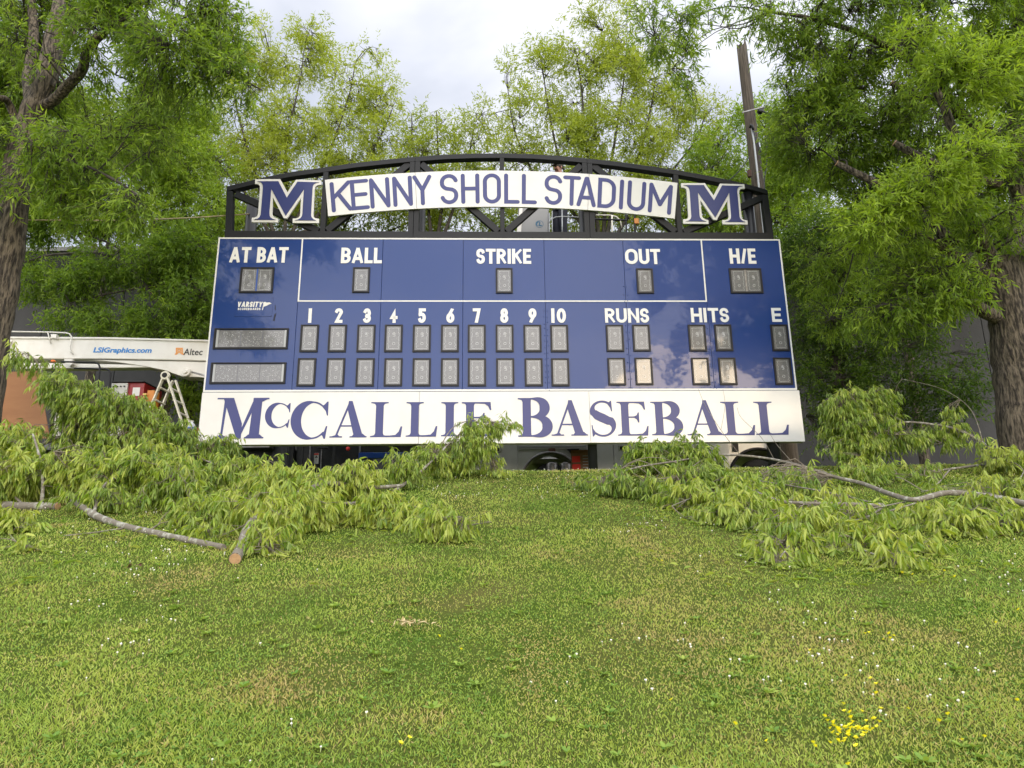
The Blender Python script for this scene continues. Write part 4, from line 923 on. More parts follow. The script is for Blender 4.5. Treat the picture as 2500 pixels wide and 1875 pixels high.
MB().box(cL+0.04, cL+0.1, 0.2, 0.55, 0.95, 1.12).build('headlight', M['glass'], st, bevel=0.01)
# raised lift with bucket, working height behind the truss
Yk = 14.75
def K(px, py, Y=Yk): p = at(px, py, Y); return p
lift = thing('aerial_lift', 'grey aerial lift bucket with round L logo and steel guard rails behind the truss', 'lift', (0, 0, 0))
zf = K(1340, 602).z
bk = [K(1288, 520), K(1344, 515), K(1344, 602), K(1264, 602)]
MB().prism([(q.x, q.z) for q in (K(1265, 500), K(1340, 500), K(1340, 602), K(1270, 602))], Yk, Yk+0.6).build('bucket', M['bucket_grey'], lift, bevel=0.03)
MB().prism([(q.x, q.z) for q in (K(1268, 510), K(1276, 510), K(1272, 575), K(1268, 602), K(1258, 602))], Yk-0.03, Yk+0.02).build('bucket_flange', M['white_paint'], lift, bevel=0.005)
mb = MB(); c = K(1317, 547, Yk-0.004)
ribbon(mb, [(c.x+0.085*math.cos(a), c.z+0.085*math.sin(a)) for a in np.linspace(0, 2*PI, 29)], 0.005, c.y, 'butt')
ribbon(mb, [(c.x+0.065*math.cos(a), c.z+0.06*math.sin(a)) for a in np.linspace(1.3, 4.2, 12)], [0.004+0.014*math.sin(k/11*PI) for k in range(12)], c.y-0.0004, 'butt')
ribbon(mb, [(c.x+0.01, c.z+0.045), (c.x-0.008, c.z-0.035), (c.x+0.055, c.z-0.035)], 0.014, c.y-0.0008, 'butt')
mb.build('round_logo', M['teal_text'], lift, recalc=False)
rails = MB(); Yr = Yk-0.05
rails.tube([K(1341, 545, Yr), K(1344, 536, Yr), K(1356, 530.5, Yr), K(1372, 528.5, Yr), K(1413, 530.5, Yr)], 0.014, 8)
rails.tube([K(1341, 520, Yr), K(1341.5, 602, Yr)], 0.013, 8).tube([K(1372, 505, Yr), K(1373, 602, Yr)], 0.016, 8).tube([K(1413, 500, Yr), K(1413, 532, Yr)], 0.010, 8)
rails.tube([K(1348, 515, Yr), K(1349, 602, Yr)], 0.012, 8)
rails.build('guard_rail', M['galv'], lift, smooth=True)
r2 = MB(); r2.tube([K(1455, 525, Yr), K(1490, 525.5, Yr), K(1505, 529, Yr), K(1514, 538, Yr), K(1518, 556, Yr)], 0.015, 8).tube([K(1494, 526, Yr), K(1495, 602, Yr)], 0.02, 8)
r2.build('hand_hoop', M['ladder'], lift, smooth=True)
r3 = MB(); r3.tube([K(1446, 535, Yr), K(1530, 538, Yr)], 0.025, 8).bar(K(1450, 520, Yr), K(1452, 602, Yr), 0.04).bar(K(1528, 520, Yr), K(1530, 602, Yr), 0.035).bar(K(1549, 525, Yr), K(1552, 602, Yr), 0.04)
r3.build('platform_frame', M['frame'], lift)
MB().box(K(1516, 0, Yr).x, K(1526, 0, Yr).x, Yr-0.03, Yr+0.04, K(0, 565, Yr).z, K(0, 552, Yr).z).build('clamp', M['orange'], lift, bevel=0.008)
MB().box(K(1260, 0).x, K(1560, 0).x, Yk-0.06, Yk+0.75, zf-0.12, zf).build('platform', M['steel'], lift, bevel=0.01)
MB().bar((K(1400, 0).x, Yk+0.35, zf-0.12), (K(1400, 0).x, Yk+0.9, stz+1.0), 0.28).build('lift_arm', M['white_paint'], lift, bevel=0.02)

# ------------------------------------------------------------------ things by the wheels
p = at(1420, 1150, 14.9)
cbx = thing('cardboard_box', 'open cardboard box with red labels beside the truck wheel', 'box', (p.x, 14.9, zt+0.25), (0, 0, math.radians(-8)))
hbx = at(1420, 1105, 14.9).z-zt-0.25
for a, nm in (((-0.21, 0.21, -0.002, 0.0, 0, hbx), 'side'), ((-0.21, 0.21, 0.3, 0.302, 0, hbx), 'side'), ((-0.212, -0.21, 0, 0.3, 0, hbx), 'side'), ((0.21, 0.212, 0, 0.3, 0, hbx), 'side'), ((-0.21, 0.21, 0, 0.3, -0.003, -0.001), 'bottom')): MB().box(*a).build(nm, M['card'], cbx)
MB().add([(-0.21, 0, hbx), (0.21, 0, hbx), (0.21, -0.10, hbx+0.04), (-0.21, -0.10, hbx+0.04)], [(0, 1, 2, 3)]).build('flap', M['card'], cbx)
for z0 in (0.10, 0.27): MB().box(-0.19, -0.02, -0.006, -0.003, hbx-0.10-z0, hbx+0.03-z0).build('red_label', M['redlabel'], cbx)
for k in range(5): MB().box(0.03, 0.17, -0.006, -0.003, hbx-0.08-k*0.06, hbx-0.065-k*0.06).build('print_line', M['galv'], cbx)
MB().box(-0.25, 0.25, -0.02, 0.33, -0.26, -0.004).build('crate_below', M['dark'], None); o = bpy.data.objects['crate_below']; o.name = 'dark_crate'; o.location = (p.x, 14.9, zt+0.25); tag(o, 'dark crate under the cardboard box with red labels', 'crate')
for px, r in ((1348, 0.115), (1381, 0.115)):
    q = at(px, 1140, 14.95); 
    t = thing('steel_drum', 'short dark steel cylinder before the rear truck wheel, %s' % ('the left of two' if px < 1360 else 'nearer the cardboard box'), 'cylinder', (q.x, 14.95, zt), group='short cylinders by the truck wheel')
    hq = at(px, 1131, 14.95).z-zt
    MB().lathe((0, 0, 0), [(r, 0), (r, hq-0.02), (r*0.95, hq), (r*0.3, hq)], 20).build('shell', M['steel'], t, smooth=True); MB().lathe((0, 0, hq), [(r*0.3, 0), (r*0.28, 0.03)], 12).build('plug', M['frame'], t)
q = at(1115, 1140, 14.9); 
t = thing('red_cooler', 'red and white cooler on the ground behind the leafy branch tip', 'cooler', (q.x, 14.9, zt))
hq = at(1115, 1139, 14.9).z-zt
MB().box(-0.2, 0.2, 0, 0.3, 0, hq+0.02).build('tub', M['redlabel'], t, bevel=0.02); MB().box(-0.21, 0.21, -0.01, 0.31, hq+0.021, hq+0.12).build('lid', M['white_print'], t, bevel=0.02)

# ------------------------------------------------------------------ leaning utility pole
Ypo = 14.9
base = at(1935, 1170, Ypo); base.z = gzf(base.x, Ypo); tpt = at(1811, 118, Ypo+0.6)
pole = thing('utility_pole', 'leaning weathered wooden utility pole with a broken splintered top', 'pole', base)
ax_ = tpt-base
mb = MB(); nS = 26; sides = 22; vs = []
rr = random.Random(9)
spl = [0.0]*sides
for k in range(sides): spl[k] = rr.choice([0, 0.04, 0.1, 0.2, 0.28]) if k % 2 else rr.uniform(0, 0.16)
d = ax_.normalized(); xx = d.cross(Vector((0, 1, 0))).normalized(); yy = d.cross(xx)
for i_ in range(nS+1):
    f = i_/nS
    for k in range(sides):
        a = 2*PI*k/sides; r = (0.175-0.055*f)*(1+0.05*math.sin(k*2.7)+rr.uniform(-.012, .012))
        h_ = ax_.length*f + (spl[k] if i_ == nS else 0)
        vs.append(d*(h_-0.3*(1-f)) + xx*(math.cos(a)*r)+yy*(math.sin(a)*r))
fs = [(i_*sides+k, i_*sides+(k+1) % sides, (i_+1)*sides+(k+1) % sides, (i_+1)*sides+k) for i_ in range(nS) for k in range(sides)]
vs.append(d*(ax_.length-0.12)); fs += [(nS*sides+k, nS*sides+(k+1) % sides, len(vs)-1) for k in range(sides)]
mb.add(vs, fs).build('shaft', M['polewood'], pole, smooth=True)
def PL(px, py, dy=-0.2): return at(px, py, Ypo+0.3+dy)-base
MB().tube([PL(1834, 308, -.1), PL(1840, 340, -.12), PL(1850, 430, -.16), PL(1864, 560, -.2), PL(1880, 700, -.25)], 0.026, 8).build('conduit', M['galv'], pole, smooth=True)
MB().tube([PL(1831, 312, -.1), PL(1833, 305, -.16), PL(1837, 306, -.2), PL(1839, 318, -.16)], 0.028, 8).build('weatherhead', M['cable'], pole, smooth=True)
sp = PL(1857, 270, 0)
MB().lathe((sp.x, sp.y-0.05, sp.z), [(0.06, 0), (0.075, 0.02), (0.04, 0.06), (0.075, 0.10), (0.06, 0.12)], 14, 'y').build('insulator', M['cable'], pole, smooth=True)
MB().bar(PL(1812, 275), PL(1862, 262), 0.03).build('bolt', M['steel'], pole)
MB().box(PL(1830, 425).x-0.04, PL(1830, 425).x+0.04, PL(1830, 425).y-.03, PL(1830, 425).y+.05, PL(1830, 432).z, PL(1830, 415).z).build('bracket', M['rust'], pole, bevel=0.01)
cable_paths = [([(1840, 320), (1850, 350), (1862, 376), (1880, 385), (1895, 372), (1905, 345), (1907, 330), (1898, 310), (1900, 295), (1912, 288)], 0.014, 'black service cable looping from the pole and dangling with a splice'),
               ([(1842, 330), (1850, 360), (1866, 384), (1872, 350), (1868, 330), (1872, 400), (1866, 440), (1868, 470)], 0.012, 'thin black cable running down close beside the pole'),
               ([(1829, 383), (1818, 400), (1800, 422), (1780, 440), (1760, 452)], 0.012, 'thin black wire slanting down left from the pole behind the truss')]
for pts, r, lab in cable_paths:
    P_ = [at(x, y, Ypo+0.15) for x, y in pts]
    Q_ = []
    for i_ in range(len(P_)-1):
        p0, p1, p2, p3 = P_[max(i_-1, 0)], P_[i_], P_[i_+1], P_[min(i_+2, len(P_)-1)]
        for k in range(5):
            s = k/5; Q_.append(0.5*((2*p1)+(p2-p0)*s+(2*p0-5*p1+4*p2-p3)*s*s+(3*p1-p0-3*p2+p3)*s**3))
    Q_.append(P_[-1]); o = MB().tube(Q_, r, 6).build('cable', M['cable'], None, smooth=True); tag(o, lab, 'cable')
a, b2 = at(1857, 270, Ypo+0.2), at(2550, 360, 13.0)
o = MB().tube([a.lerp(b2, k/20)+Vector((0, 0, -0.6*math.sin(PI*k/20))) for k in range(21)], 0.02, 6).build('cable', M['cable'], None, smooth=True); tag(o, 'long black cable running from the pole insulator into the right-hand oak', 'cable')
a, b2 = at(60, 537, 11.5), at(617, 522, BO.y+0.25)
o = MB().tube([a.lerp(b2, k/16)+Vector((0, 0, -0.06*math.sin(PI*k/16))) for k in range(17)], 0.012, 6).build('rope', M['rope'], None, smooth=True); tag(o, 'tan rope stretched from the left oak to the left end of the truss', 'rope')
a, b2 = at(617, 522, BO.y+0.25), at(800, 515, BO.y+0.4)
# ------------------------------------------------------------------ person in the lift
def skin_obj(name, pts, edges, rad, material, parent, sub=2, root=0):
    me = bpy.data.meshes.new(name); me.from_pydata(pts, edges, []); me.materials.append(material)
    o = link(bpy.data.objects.new(name, me), parent)
    md = o.modifiers.new('skin', 'SKIN'); md.use_smooth_shade = True
    for i_, r in enumerate(rad): me.skin_vertices[0].data[i_].radius = (r, r) if not hasattr(r, '__len__') else r
    me.skin_vertices[0].data[root].use_root = True
    s = o.modifiers.new('sub', 'SUBSURF'); s.levels = sub; s.render_levels = sub
    return o
hd = at(1361, 410, 15.05)
pz = zf                                     # platform floor
pe = thing('person', 'worker in dark clothes and dark cap looking down behind the stadium sign', 'person', (hd.x+0.02, 15.05, pz), (0, 0, math.radians(38)))
H = hd.z-pz                                 # height of the head centre above the platform
def s_(z): return z*H/1.66
fx_ = -1                                    # faces left
body = [(0.02, 0, s_(0.98)), (0.03, 0, s_(1.25)), (0.04, 0, s_(1.46)), (0.02, 0, s_(1.55)), (0.0, 0, s_(1.66)), (-0.01, 0, s_(1.74)), (-0.05, 0, s_(1.60)),
        (0.05, -0.19, s_(1.42)), (-0.02, -0.25, s_(1.16)), (-0.24, -0.22, s_(1.10)), (-0.32, -0.21, s_(1.10)),
        (0.05, 0.19, s_(1.42)), (-0.02, 0.25, s_(1.16)), (-0.24, 0.22, s_(1.10)), (-0.32, 0.21, s_(1.10)),
        (0.02, -0.10, s_(0.92)), (-0.01, -0.11, s_(0.50)), (0.03, -0.12, s_(0.08)), (-0.12, -0.12, s_(0.04)),
        (0.02, 0.10, s_(0.92)), (-0.01, 0.11, s_(0.50)), (0.03, 0.12, s_(0.08)), (-0.12, 0.12, s_(0.04))]
ed = [(0, 1), (1, 2), (2, 3), (3, 4), (4, 5), (4, 6), (2, 7), (7, 8), (8, 9), (9, 10), (2, 11), (11, 12), (12, 13), (13, 14), (0, 15), (15, 16), (16, 17), (17, 18), (0, 19), (19, 20), (20, 21), (21, 22)]
rd = [0.13, 0.14, 0.12, 0.06, 0.098, 0.085, 0.05, 0.06, 0.045, 0.034, 0.03, 0.06, 0.045, 0.034, 0.03, 0.085, 0.06, 0.045, 0.035, 0.085, 0.06, 0.045, 0.035]
skin_obj('body', body, ed, rd, M['skin'], pe)
shp = [body[0], body[1], body[2], body[7], body[8], body[11], body[12]]
skin_obj('shirt', shp, [(0, 1), (1, 2), (2, 3), (3, 4), (2, 5), (5, 6)], [(0.17, 0.2), (0.18, 0.2), 0.16, 0.085, 0.065, 0.085, 0.065], M['cloth'], pe)
skin_obj('trousers', [body[0], body[15], body[16], body[17], body[19], body[20], body[21]], [(0, 1), (1, 2), (2, 3), (0, 4), (4, 5), (5, 6)], [0.175, 0.125, 0.10, 0.085, 0.125, 0.10, 0.085], M['cloth'], pe)
hc = (-0.005, 0, s_(1.66))
cp = MB().ball((hc[0]+0.01, 0, hc[2]+0.045), (0.122, 0.105, 0.095), 18, 10).build('cap', M['cap'], pe, smooth=True)
vz = [(hc[0]-0.08+0.02*0, -0.085, hc[2]+0.05), (hc[0]-0.08, 0.085, hc[2]+0.05), (hc[0]-0.175, 0.06, hc[2]+0.005), (hc[0]-0.195, 0.0, hc[2]-0.002), (hc[0]-0.175, -0.06, hc[2]+0.005)]
MB().add(vz+[(v[0], v[1], v[2]+0.012) for v in vz], [(0, 1, 2, 3, 4), (9, 8, 7, 6, 5), (0, 4, 9, 5), (4, 3, 8, 9), (3, 2, 7, 8), (2, 1, 6, 7)]).build('visor', M['cap'], cp)
MB().ball((hc[0]-0.108, 0, hc[2]-0.035), (0.022, 0.014, 0.024), 8, 6).build('nose', M['skin'], pe, smooth=True)
for sy in (-1, 1):
    MB().ball((hc[0]-0.09, sy*0.035, hc[2]-0.005), 0.011, 8, 6).build('eye', M['hair'], pe, smooth=True)
    MB().ball((hc[0]+0.015, sy*0.10, hc[2]-0.02), (0.022, 0.012, 0.034), 8, 6).build('ear', M['skin'], pe, smooth=True)
    for k in range(5): MB().tube([(-0.32, sy*0.21+(k-2)*0.016, s_(1.10)), (-0.37, sy*0.21+(k-2)*0.019, s_(1.095)), (-0.40, sy*0.21+(k-2)*0.02, s_(1.07))] if k else [(-0.30, sy*0.17, s_(1.10)), (-0.33, sy*0.155, s_(1.09))], 0.009, 6).build('finger', M['skin'], pe, smooth=True)
MB().ball((hc[0]-0.09, 0, hc[2]-0.085), (0.012, 0.03, 0.006), 8, 5).build('mouth', M['hair'], pe, smooth=True)
MB().tube([(0.10, -0.13, s_(1.50)), (0.12, -0.16, s_(1.44)), (0.12, -0.17, s_(1.30))], 0.022, 8).build('strap', M['hivis'], pe, smooth=True)

# ------------------------------------------------------------------ trees
def crown_build(parent, limbs, lobes, n_bough, n_clus, leafL, leafW, mat_leaf, seed, tint0=0.45, twigs=6, perT=10, tw=(0.3, 0.6), droop=0.15, spread=0.8, rbough=0.035, six=False,
                hang=0.0, clampg=False, barkm=None, outward=0.0, shell=0.5, gap=0.0, tip_r=0.006, tspread=0.8, tintz=0.0, tgeo=2, cseg=4, nsc=1.0, stray=0.0):
    rng = np.random.default_rng(seed)
    nodes = []
    for pts, r0, r1 in limbs:
        for i_ in range(len(pts)-1):
            for k in range(4): nodes.append(tuple(Vector(pts[i_]).lerp(Vector(pts[i_+1]), k/4)))
        nodes.append(tuple(pts[-1]))
    Wt = np.array([l[6] if len(l) > 6 else l[3]*l[4]*l[5] for l in lobes], float); Wt /= Wt.sum()
    def tips(n, lo):
        k = rng.choice(len(lobes), n*2, p=Wt); d = unit(rng.normal(size=(n*2, 3))); r = lo+(1-lo)*rng.random(n*2)**0.6
        so = rng.random(n*2) < stray; r[so] = rng.uniform(1.0, 1.75, so.sum()); d[so, 2] = np.abs(d[so, 2])*0.6
        C = np.array([l[:3] for l in lobes])[k]; Rr = np.array([l[3:6] for l in lobes])[k]
        P = C+d*Rr*r[:, None]
        if gap > 0:
            g_ = np.array([mnoise.noise(Vector(p)*0.9*nsc)+0.6*mnoise.noise(Vector(p)*2.2*nsc) for p in P]); keep = g_ > (gap-0.5)*0.8; 
            P = P[keep] if keep.sum() > n//2 else P
        return P[:n]
    def attach(targets, nodes, K, r0, r1, wob, lift):
        kd = kdtree.KDTree(len(nodes))
        for i_, q in enumerate(nodes): kd.insert(q, i_)
        kd.balance()
        A_ = np.array([kd.find(tuple(q))[0] for q in targets]); T_ = np.asarray(targets)
        s = np.linspace(0, 1, K)[None, :, None]
        L_ = np.linalg.norm(T_-A_, axis=1)[:, None, None]
        w1 = rng.normal(size=(len(T_), 1, 3))*wob*L_; w2 = rng.normal(size=(len(T_), 1, 3))*wob*0.5*L_
        Pth = A_[:, None]*(1-s)+T_[:, None]*s + w1*np.sin(PI*s) + w2*np.sin(2*PI*s) + np.array([0, 0, 1.0])*lift*L_*np.sin(PI*s)
        rad = (r0*(1-s[..., 0])+r1*s[..., 0])*np.ones((len(T_), K))
        return Pth, rad
    TV, TQ, off = [], [], 0
    def addt(P, R, sides):
        nonlocal off
        if clampg: P = P.copy(); P[..., 2] = np.maximum(P[..., 2], gz(P[..., 0].ravel(), P[..., 1].ravel()).reshape(P.shape[:-1])+0.02)
        v, q = tube_arrays(P, R, sides); TV.append(v); TQ.append(q+off); off += len(v)
        return P
    if n_bough:
        bt_ = tips(n_bough, 0.15)
        half = len(bt_)//2
        for part, rr in ((bt_[:half], rbough), (bt_[half:], rbough*0.6)):
            Pb, Rb = attach(part, nodes, 9, rr, rr*0.3, 0.10, 0.08 if not clampg else 0.0)
            Pb = addt(Pb, Rb, 5); nodes += [tuple(q) for q in Pb[:, 1:].reshape(-1, 3)]
    ct = tips(n_clus, shell)
    Pc, Rc = attach(ct, nodes, cseg, tip_r*1.6, tip_r*0.7, 0.10, 0.05)
    Pc = addt(Pc, Rc, 3)
    n = len(Pc)
    # twigs
    dirc = unit(Pc[:, -1]-Pc[:, 1])
    s0 = rng.integers(1, cseg, size=(n, twigs)); st_ = Pc[np.arange(n)[:, None], s0]
    dt = unit(dirc[:, None]*0.7 + rng.normal(size=(n, twigs, 3))*tspread*0.7 + np.array([0, 0, -droop]))
    lt = rng.uniform(*tw, size=(n, twigs, 1))
    en = st_+dt*lt + np.array([0, 0, -1.0])*lt*hang*0.5
    mid = st_+dt*lt*0.55 + np.array([0, 0, 0.04])*lt
    TP = np.stack([st_, mid, en], 2).reshape(-1, 3, 3)
    TR = np.tile(np.array([[tip_r*0.6, tip_r*0.45, tip_r*0.25]]), (len(TP), 1))
    if tgeo: addt(TP[:, ::2] if tgeo == 2 else TP, TR[:, ::2] if tgeo == 2 else TR, 3)
    # leaves
    m_ = len(TP); s = np.clip(np.linspace(0.12, 1.0, perT)[None, :]+rng.uniform(-.05, .05, (m_, perT)), 0, 1)[..., None]
    P = TP[:, None, 0]*(1-s)**2+2*TP[:, None, 1]*s*(1-s)+TP[:, None, 2]*s**2
    td = unit(TP[:, 2]-TP[:, 0])[:, None]
    D = unit(td*(0.45+0.6*(s > 0.93)) + rng.normal(size=(m_, perT, 3))*spread*0.75 + np.array([0, 0, -droop-hang*2.2]))
    if hang:
        s = np.clip(1-(1-s)*0.55, 0, 1); P = TP[:, None, 0]*(1-s)**2+2*TP[:, None, 1]*s*(1-s)+TP[:, None, 2]*s**2
        D = unit(np.array([0, 0, -1.0])*(0.75+hang)+td*0.45*s+rng.normal(size=(m_, perT, 3))*spread*0.55)
    else:
        s = 1-(1-s)*0.62; P = TP[:, None, 0]*(1-s)**2+2*TP[:, None, 1]*s*(1-s)+TP[:, None, 2]*s**2
    P = P.reshape(-1, 3); D = D.reshape(-1, 3)
    S = unit(np.cross(D, unit(rng.normal(size=D.shape)+np.array([0, 0, 0.9 if not hang else 0.0]))))
    Ln = leafL*rng.uniform(0.65, 1.15, len(P)); Wd = leafW*rng.uniform(0.75, 1.2, len(P))
    V, F, kk = leaf_arrays(P, D, S, Ln, Wd, 0.22, 0.12, six)
    if clampg: V[:, 2] = np.maximum(V[:, 2], gz(V[:, 0], V[:, 1])+0.012+0.02*rng.random(len(V)))
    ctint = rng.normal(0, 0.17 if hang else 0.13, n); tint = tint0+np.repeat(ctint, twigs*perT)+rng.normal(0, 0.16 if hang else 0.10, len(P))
    if tintz: tint += tintz*(P[:, 2]-P[:, 2].mean())
    tint = np.repeat(np.clip(tint, 0, 1), kk)
    me = np_mesh('leaves', V, F, mat_leaf, tint); lo = np_obj('leaves', me, parent); lo['kind'] = 'stuff'
    me2 = np_mesh('twigs', np.concatenate(TV), np.concatenate(TQ), barkm or M['bark_thin'], smooth=True); to = np_obj('twigs', me2, parent); to['kind'] = 'stuff'
    return len(F)
def spline(P_, k=6):
    P_ = [Vector(p) for p in P_]; Q_ = []
    for i_ in range(len(P_)-1):
        p0, p1, p2, p3 = P_[max(i_-1, 0)], P_[i_], P_[i_+1], P_[min(i_+2, len(P_)-1)]
        for j in range(k):
            s = j/k; Q_.append(0.5*((2*p1)+(p2-p0)*s+(2*p0-5*p1+4*p2-p3)*s*s+(3*p1-p0-3*p2+p3)*s**3))
    Q_.append(P_[-1]); return Q_
def limb(parent, name, pts, r0, r1, material, sides=12, rough=0.04, seed=1, cut=False, power=1.0):
    Q_ = spline(pts); n = len(Q_); rn = random.Random(seed)
    rad = [(r0+(r1-r0)*(i_/(n-1))**power)*(1+rn.uniform(-rough, rough)) for i_ in range(n)]
    o = MB().tube(Q_, rad, sides).build(name, material, parent, smooth=True)
    return o, Q_, rad
def W3(lst): return [at(x, y, Y) for x, y, Y in lst]
def lobe(px, py, Y, rx, ry, rz, w=None):
    p = at(px, py, Y); k = Y/FPX*1.08
    L_ = [p.x, p.y, p.z, rx*k, ry, rz*k]
    if w: L_.append(w)
    return tuple(L_)
NL = 0
# left oak, close to the camera
Yo = 10.8
t = thing('oak_tree', 'big oak with a thick dark forked trunk at the left edge', 'tree', (at(-60, 1130, Yo).x, Yo, gzf(at(-60, 1130, Yo).x, Yo)), group=None)
org = t.location.copy()
def T(lst): return [at(x, y, Y)-org for x, y, Y in lst]
_, q1, _ = limb(t, 'trunk', [Vector((-0.1, 0, -0.3)), Vector((-0.05, 0, 0.35))]+T([(-33, 850, Yo), (-2, 700, Yo), (22, 560, Yo), (40, 430, Yo), (58, 340, Yo), (88, 250, Yo)]), 0.35, 0.18, M['bark'], 18, 0.05, 1)
_, q2, _ = limb(t, 'limb', T([(88, 255, Yo), (110, 190, Yo), (125, 110, Yo+.1), (140, 40, Yo+.2), (150, -60, Yo+.4), (160, -260, Yo+.6)]), 0.165, 0.08, M['bark'], 14, 0.05, 2)
_, q3, _ = limb(t, 'limb', T([(90, 262, Yo), (128, 248, Yo-.1), (165, 210, Yo-.3), (200, 172, Yo-.4), (215, 120, Yo-.5), (262, 70, Yo-.6), (308, 31, Yo-.7), (350, -60, Yo-.8), (420, -200, Yo-1)]), 0.095, 0.05, M['bark'], 12, 0.05, 3)
_, q4, _ = limb(t, 'limb', T([(80, 270, Yo), (70, 190, Yo+.3), (82, 90, Yo+.5), (78, 20, Yo+.6), (60, -120, Yo+.8)]), 0.12, 0.06, M['bark'], 12, 0.05, 4)
_, q5, _ = limb(t, 'limb', T([(50, 330, Yo), (20, 250, Yo-.2), (-10, 235, Yo-.5), (-80, 180, Yo-.6)]), 0.07, 0.04, M['bark'], 10, 0.05, 5)
_, q6, _ = limb(t, 'limb', T([(120, 215, Yo), (150, 140, Yo+.5), (182, 60, Yo+.8), (210, -30, Yo+1), (240, -160, Yo+1.2)]), 0.08, 0.04, M['bark'], 10, 0.05, 6)
_, q7, _ = limb(t, 'limb', T([(262, 70, Yo-.6), (318, 45, Yo-.9), (400, 100, Yo-1), (470, 148, Yo-1), (560, 180, Yo-.9), (640, 220, Yo-.8)]), 0.035, 0.012, M['bark_thin'], 8, 0.03, 7)
_, q8, _ = limb(t, 'limb', T([(40, 420, Yo), (110, 390, Yo-.6), (190, 400, Yo-1), (280, 440, Yo-1.2), (340, 480, Yo-1.3)]), 0.05, 0.015, M['bark_thin'], 8, 0.03, 8)
def lobs(L): return [tuple([l[0]-org.x, l[1]-org.y, l[2]-org.z]+list(l[3:])) for l in (lobe(*q) for q in L)]
LL = [(90, 90, Yo-.9, 100, 0.5, 70), (230, 60, Yo-.9, 80, 0.5, 60), (-40, 60, Yo+.9, 150, 1.4, 130), (170, -60, Yo+1.2, 150, 1.3, 100), (330, -20, Yo-.6, 130, 1.2, 90), (480, 20, Yo-.8, 120, 1.0, 50), (610, 10, Yo-.9, 80, 0.7, 35), (430, 150, Yo-.9, 120, 1.0, 70),
      (560, 190, Yo-.8, 90, 0.8, 60), (620, 235, Yo-.8, 50, 0.5, 35), (300, 210, Yo+.5, 110, 1.0, 80), (400, 270, Yo-.8, 60, 0.6, 70), (385, 330, Yo-.8, 35, 0.4, 45), (150, 290, Yo+1.1, 120, 1.2, 80), (20, 180, Yo+1.2, 120, 1.0, 110), (-30, 380, Yo, 110, 1.0, 80),
      (60, 450, Yo-.8, 110, 0.8, 70), (180, 400, Yo-1, 120, 0.8, 70), (270, 470, Yo-1.2, 80, 0.6, 50), (130, 500, Yo-1, 70, 0.5, 35), (320, 500, Yo-1.3, 40, 0.3, 30), (215, 585, Yo-1.4, 40, 0.3, 22), (20, 500, Yo-.5, 70, 0.5, 40), (330, 330, Yo-.2, 90, 0.8, 60), (560, 60, Yo-.6, 80, .7, 80)]
NL += crown_build(t, [(q, 0, 0) for q in (q2, q3, q4, q5, q6, q7, q8)], lobs(LL), 110, 1650, 0.13, 0.026, LF['near'], 21, 0.60, 6, 8, (0.22, 0.5), 0.35, 0.8, 0.022, gap=0.45)

# right oak
Yr_ = 11.2
bx = at(2500, 1060, Yr_).x
t = thing('oak_tree', 'big oak with a broad trunk at the right edge, some limbs sawn off', 'tree', (bx, Yr_, gzf(bx, Yr_)))
org = t.location.copy()
_, q1, _ = limb(t, 'trunk', [Vector((0.05, 0, -0.3)), Vector((0.02, 0, 0.4))]+T([(2492, 950, Yr_), (2480, 850, Yr_), (2466, 760, Yr_), (2455, 700, Yr_), (2450, 640, Yr_)]), 0.40, 0.30, M['bark'], 20, 0.05, 11)
_, q2, _ = limb(t, 'limb', T([(2470, 700, Yr_), (2490, 600, Yr_+.2), (2500, 480, Yr_+.4), (2480, 300, Yr_+.6), (2490, 100, Yr_+.8), (2470, -150, Yr_+1)]), 0.24, 0.10, M['bark'], 14, 0.05, 12)
_, q3, _ = limb(t, 'limb', T([(2440, 670, Yr_), (2410, 620, Yr_-.3), (2385, 560, Yr_-.5), (2368, 490, Yr_-.7), (2360, 430, Yr_-.9), (2330, 330, Yr_-1), (2290, 230, Yr_-1.1), (2230, 150, Yr_-1.2)]), 0.16, 0.04, M['bark'], 12, 0.05, 13)
_, q4, _ = limb(t, 'limb', T([(2450, 780, Yr_), (2406, 762, Yr_-.2), (2360, 730, Yr_-.3), (2320, 705, Yr_-.4), (2260, 680, Yr_-.5)]), 0.13, 0.05, M['bark'], 12, 0.05, 14)
_, q5, _ = limb(t, 'limb', T([(2430, 690, Yr_), (2390, 655, Yr_-.2), (2340, 630, Yr_-.3), (2280, 590, Yr_-.4), (2220, 563, Yr_-.5), (2160, 552, Yr_-.6)]), 0.11, 0.04, M['bark'], 12, 0.05, 15)
_, q6, _ = limb(t, 'limb', T([(2500, 500, Yr_+.4), (2440, 380, Yr_+.3), (2350, 280, Yr_+.2), (2250, 170, Yr_), (2120, 90, Yr_-.2), (1980, 45, Yr_-.4), (1880, 30, Yr_-.4)]), 0.12, 0.02, M['bark'], 12, 0.05, 16)
_, q7, _ = limb(t, 'limb', T([(2330, 600, Yr_-.3), (2250, 520, Yr_-.2), (2200, 480, Yr_), (2148, 452, Yr_+.1), (2095, 425, Yr_+.1), (2043, 399, Yr_+.1)]), 0.10, 0.05, M['bark'], 12, 0.05, 17)
_, q8, _ = limb(t, 'limb', T([(2440, 450, Yr_+.2), (2330, 420, Yr_-.2), (2250, 385, Yr_-.3), (2184, 349, Yr_-.3)]), 0.085, 0.055, M['bark'], 12, 0.05, 18)
_, q9, _ = limb(t, 'limb', T([(2440, 330, Yr_+.4), (2330, 270, Yr_+.1), (2240, 230, Yr_), (2177, 203, Yr_)]), 0.07, 0.05, M['bark'], 12, 0.05, 19)
for q in (q7, q8, q9):
    d = (q[-1]-q[-2]).normalized(); MB().tube([q[-1], q[-1]+d*0.012], 0.055, 12).build('sawn_end', M['cutwood'], t)
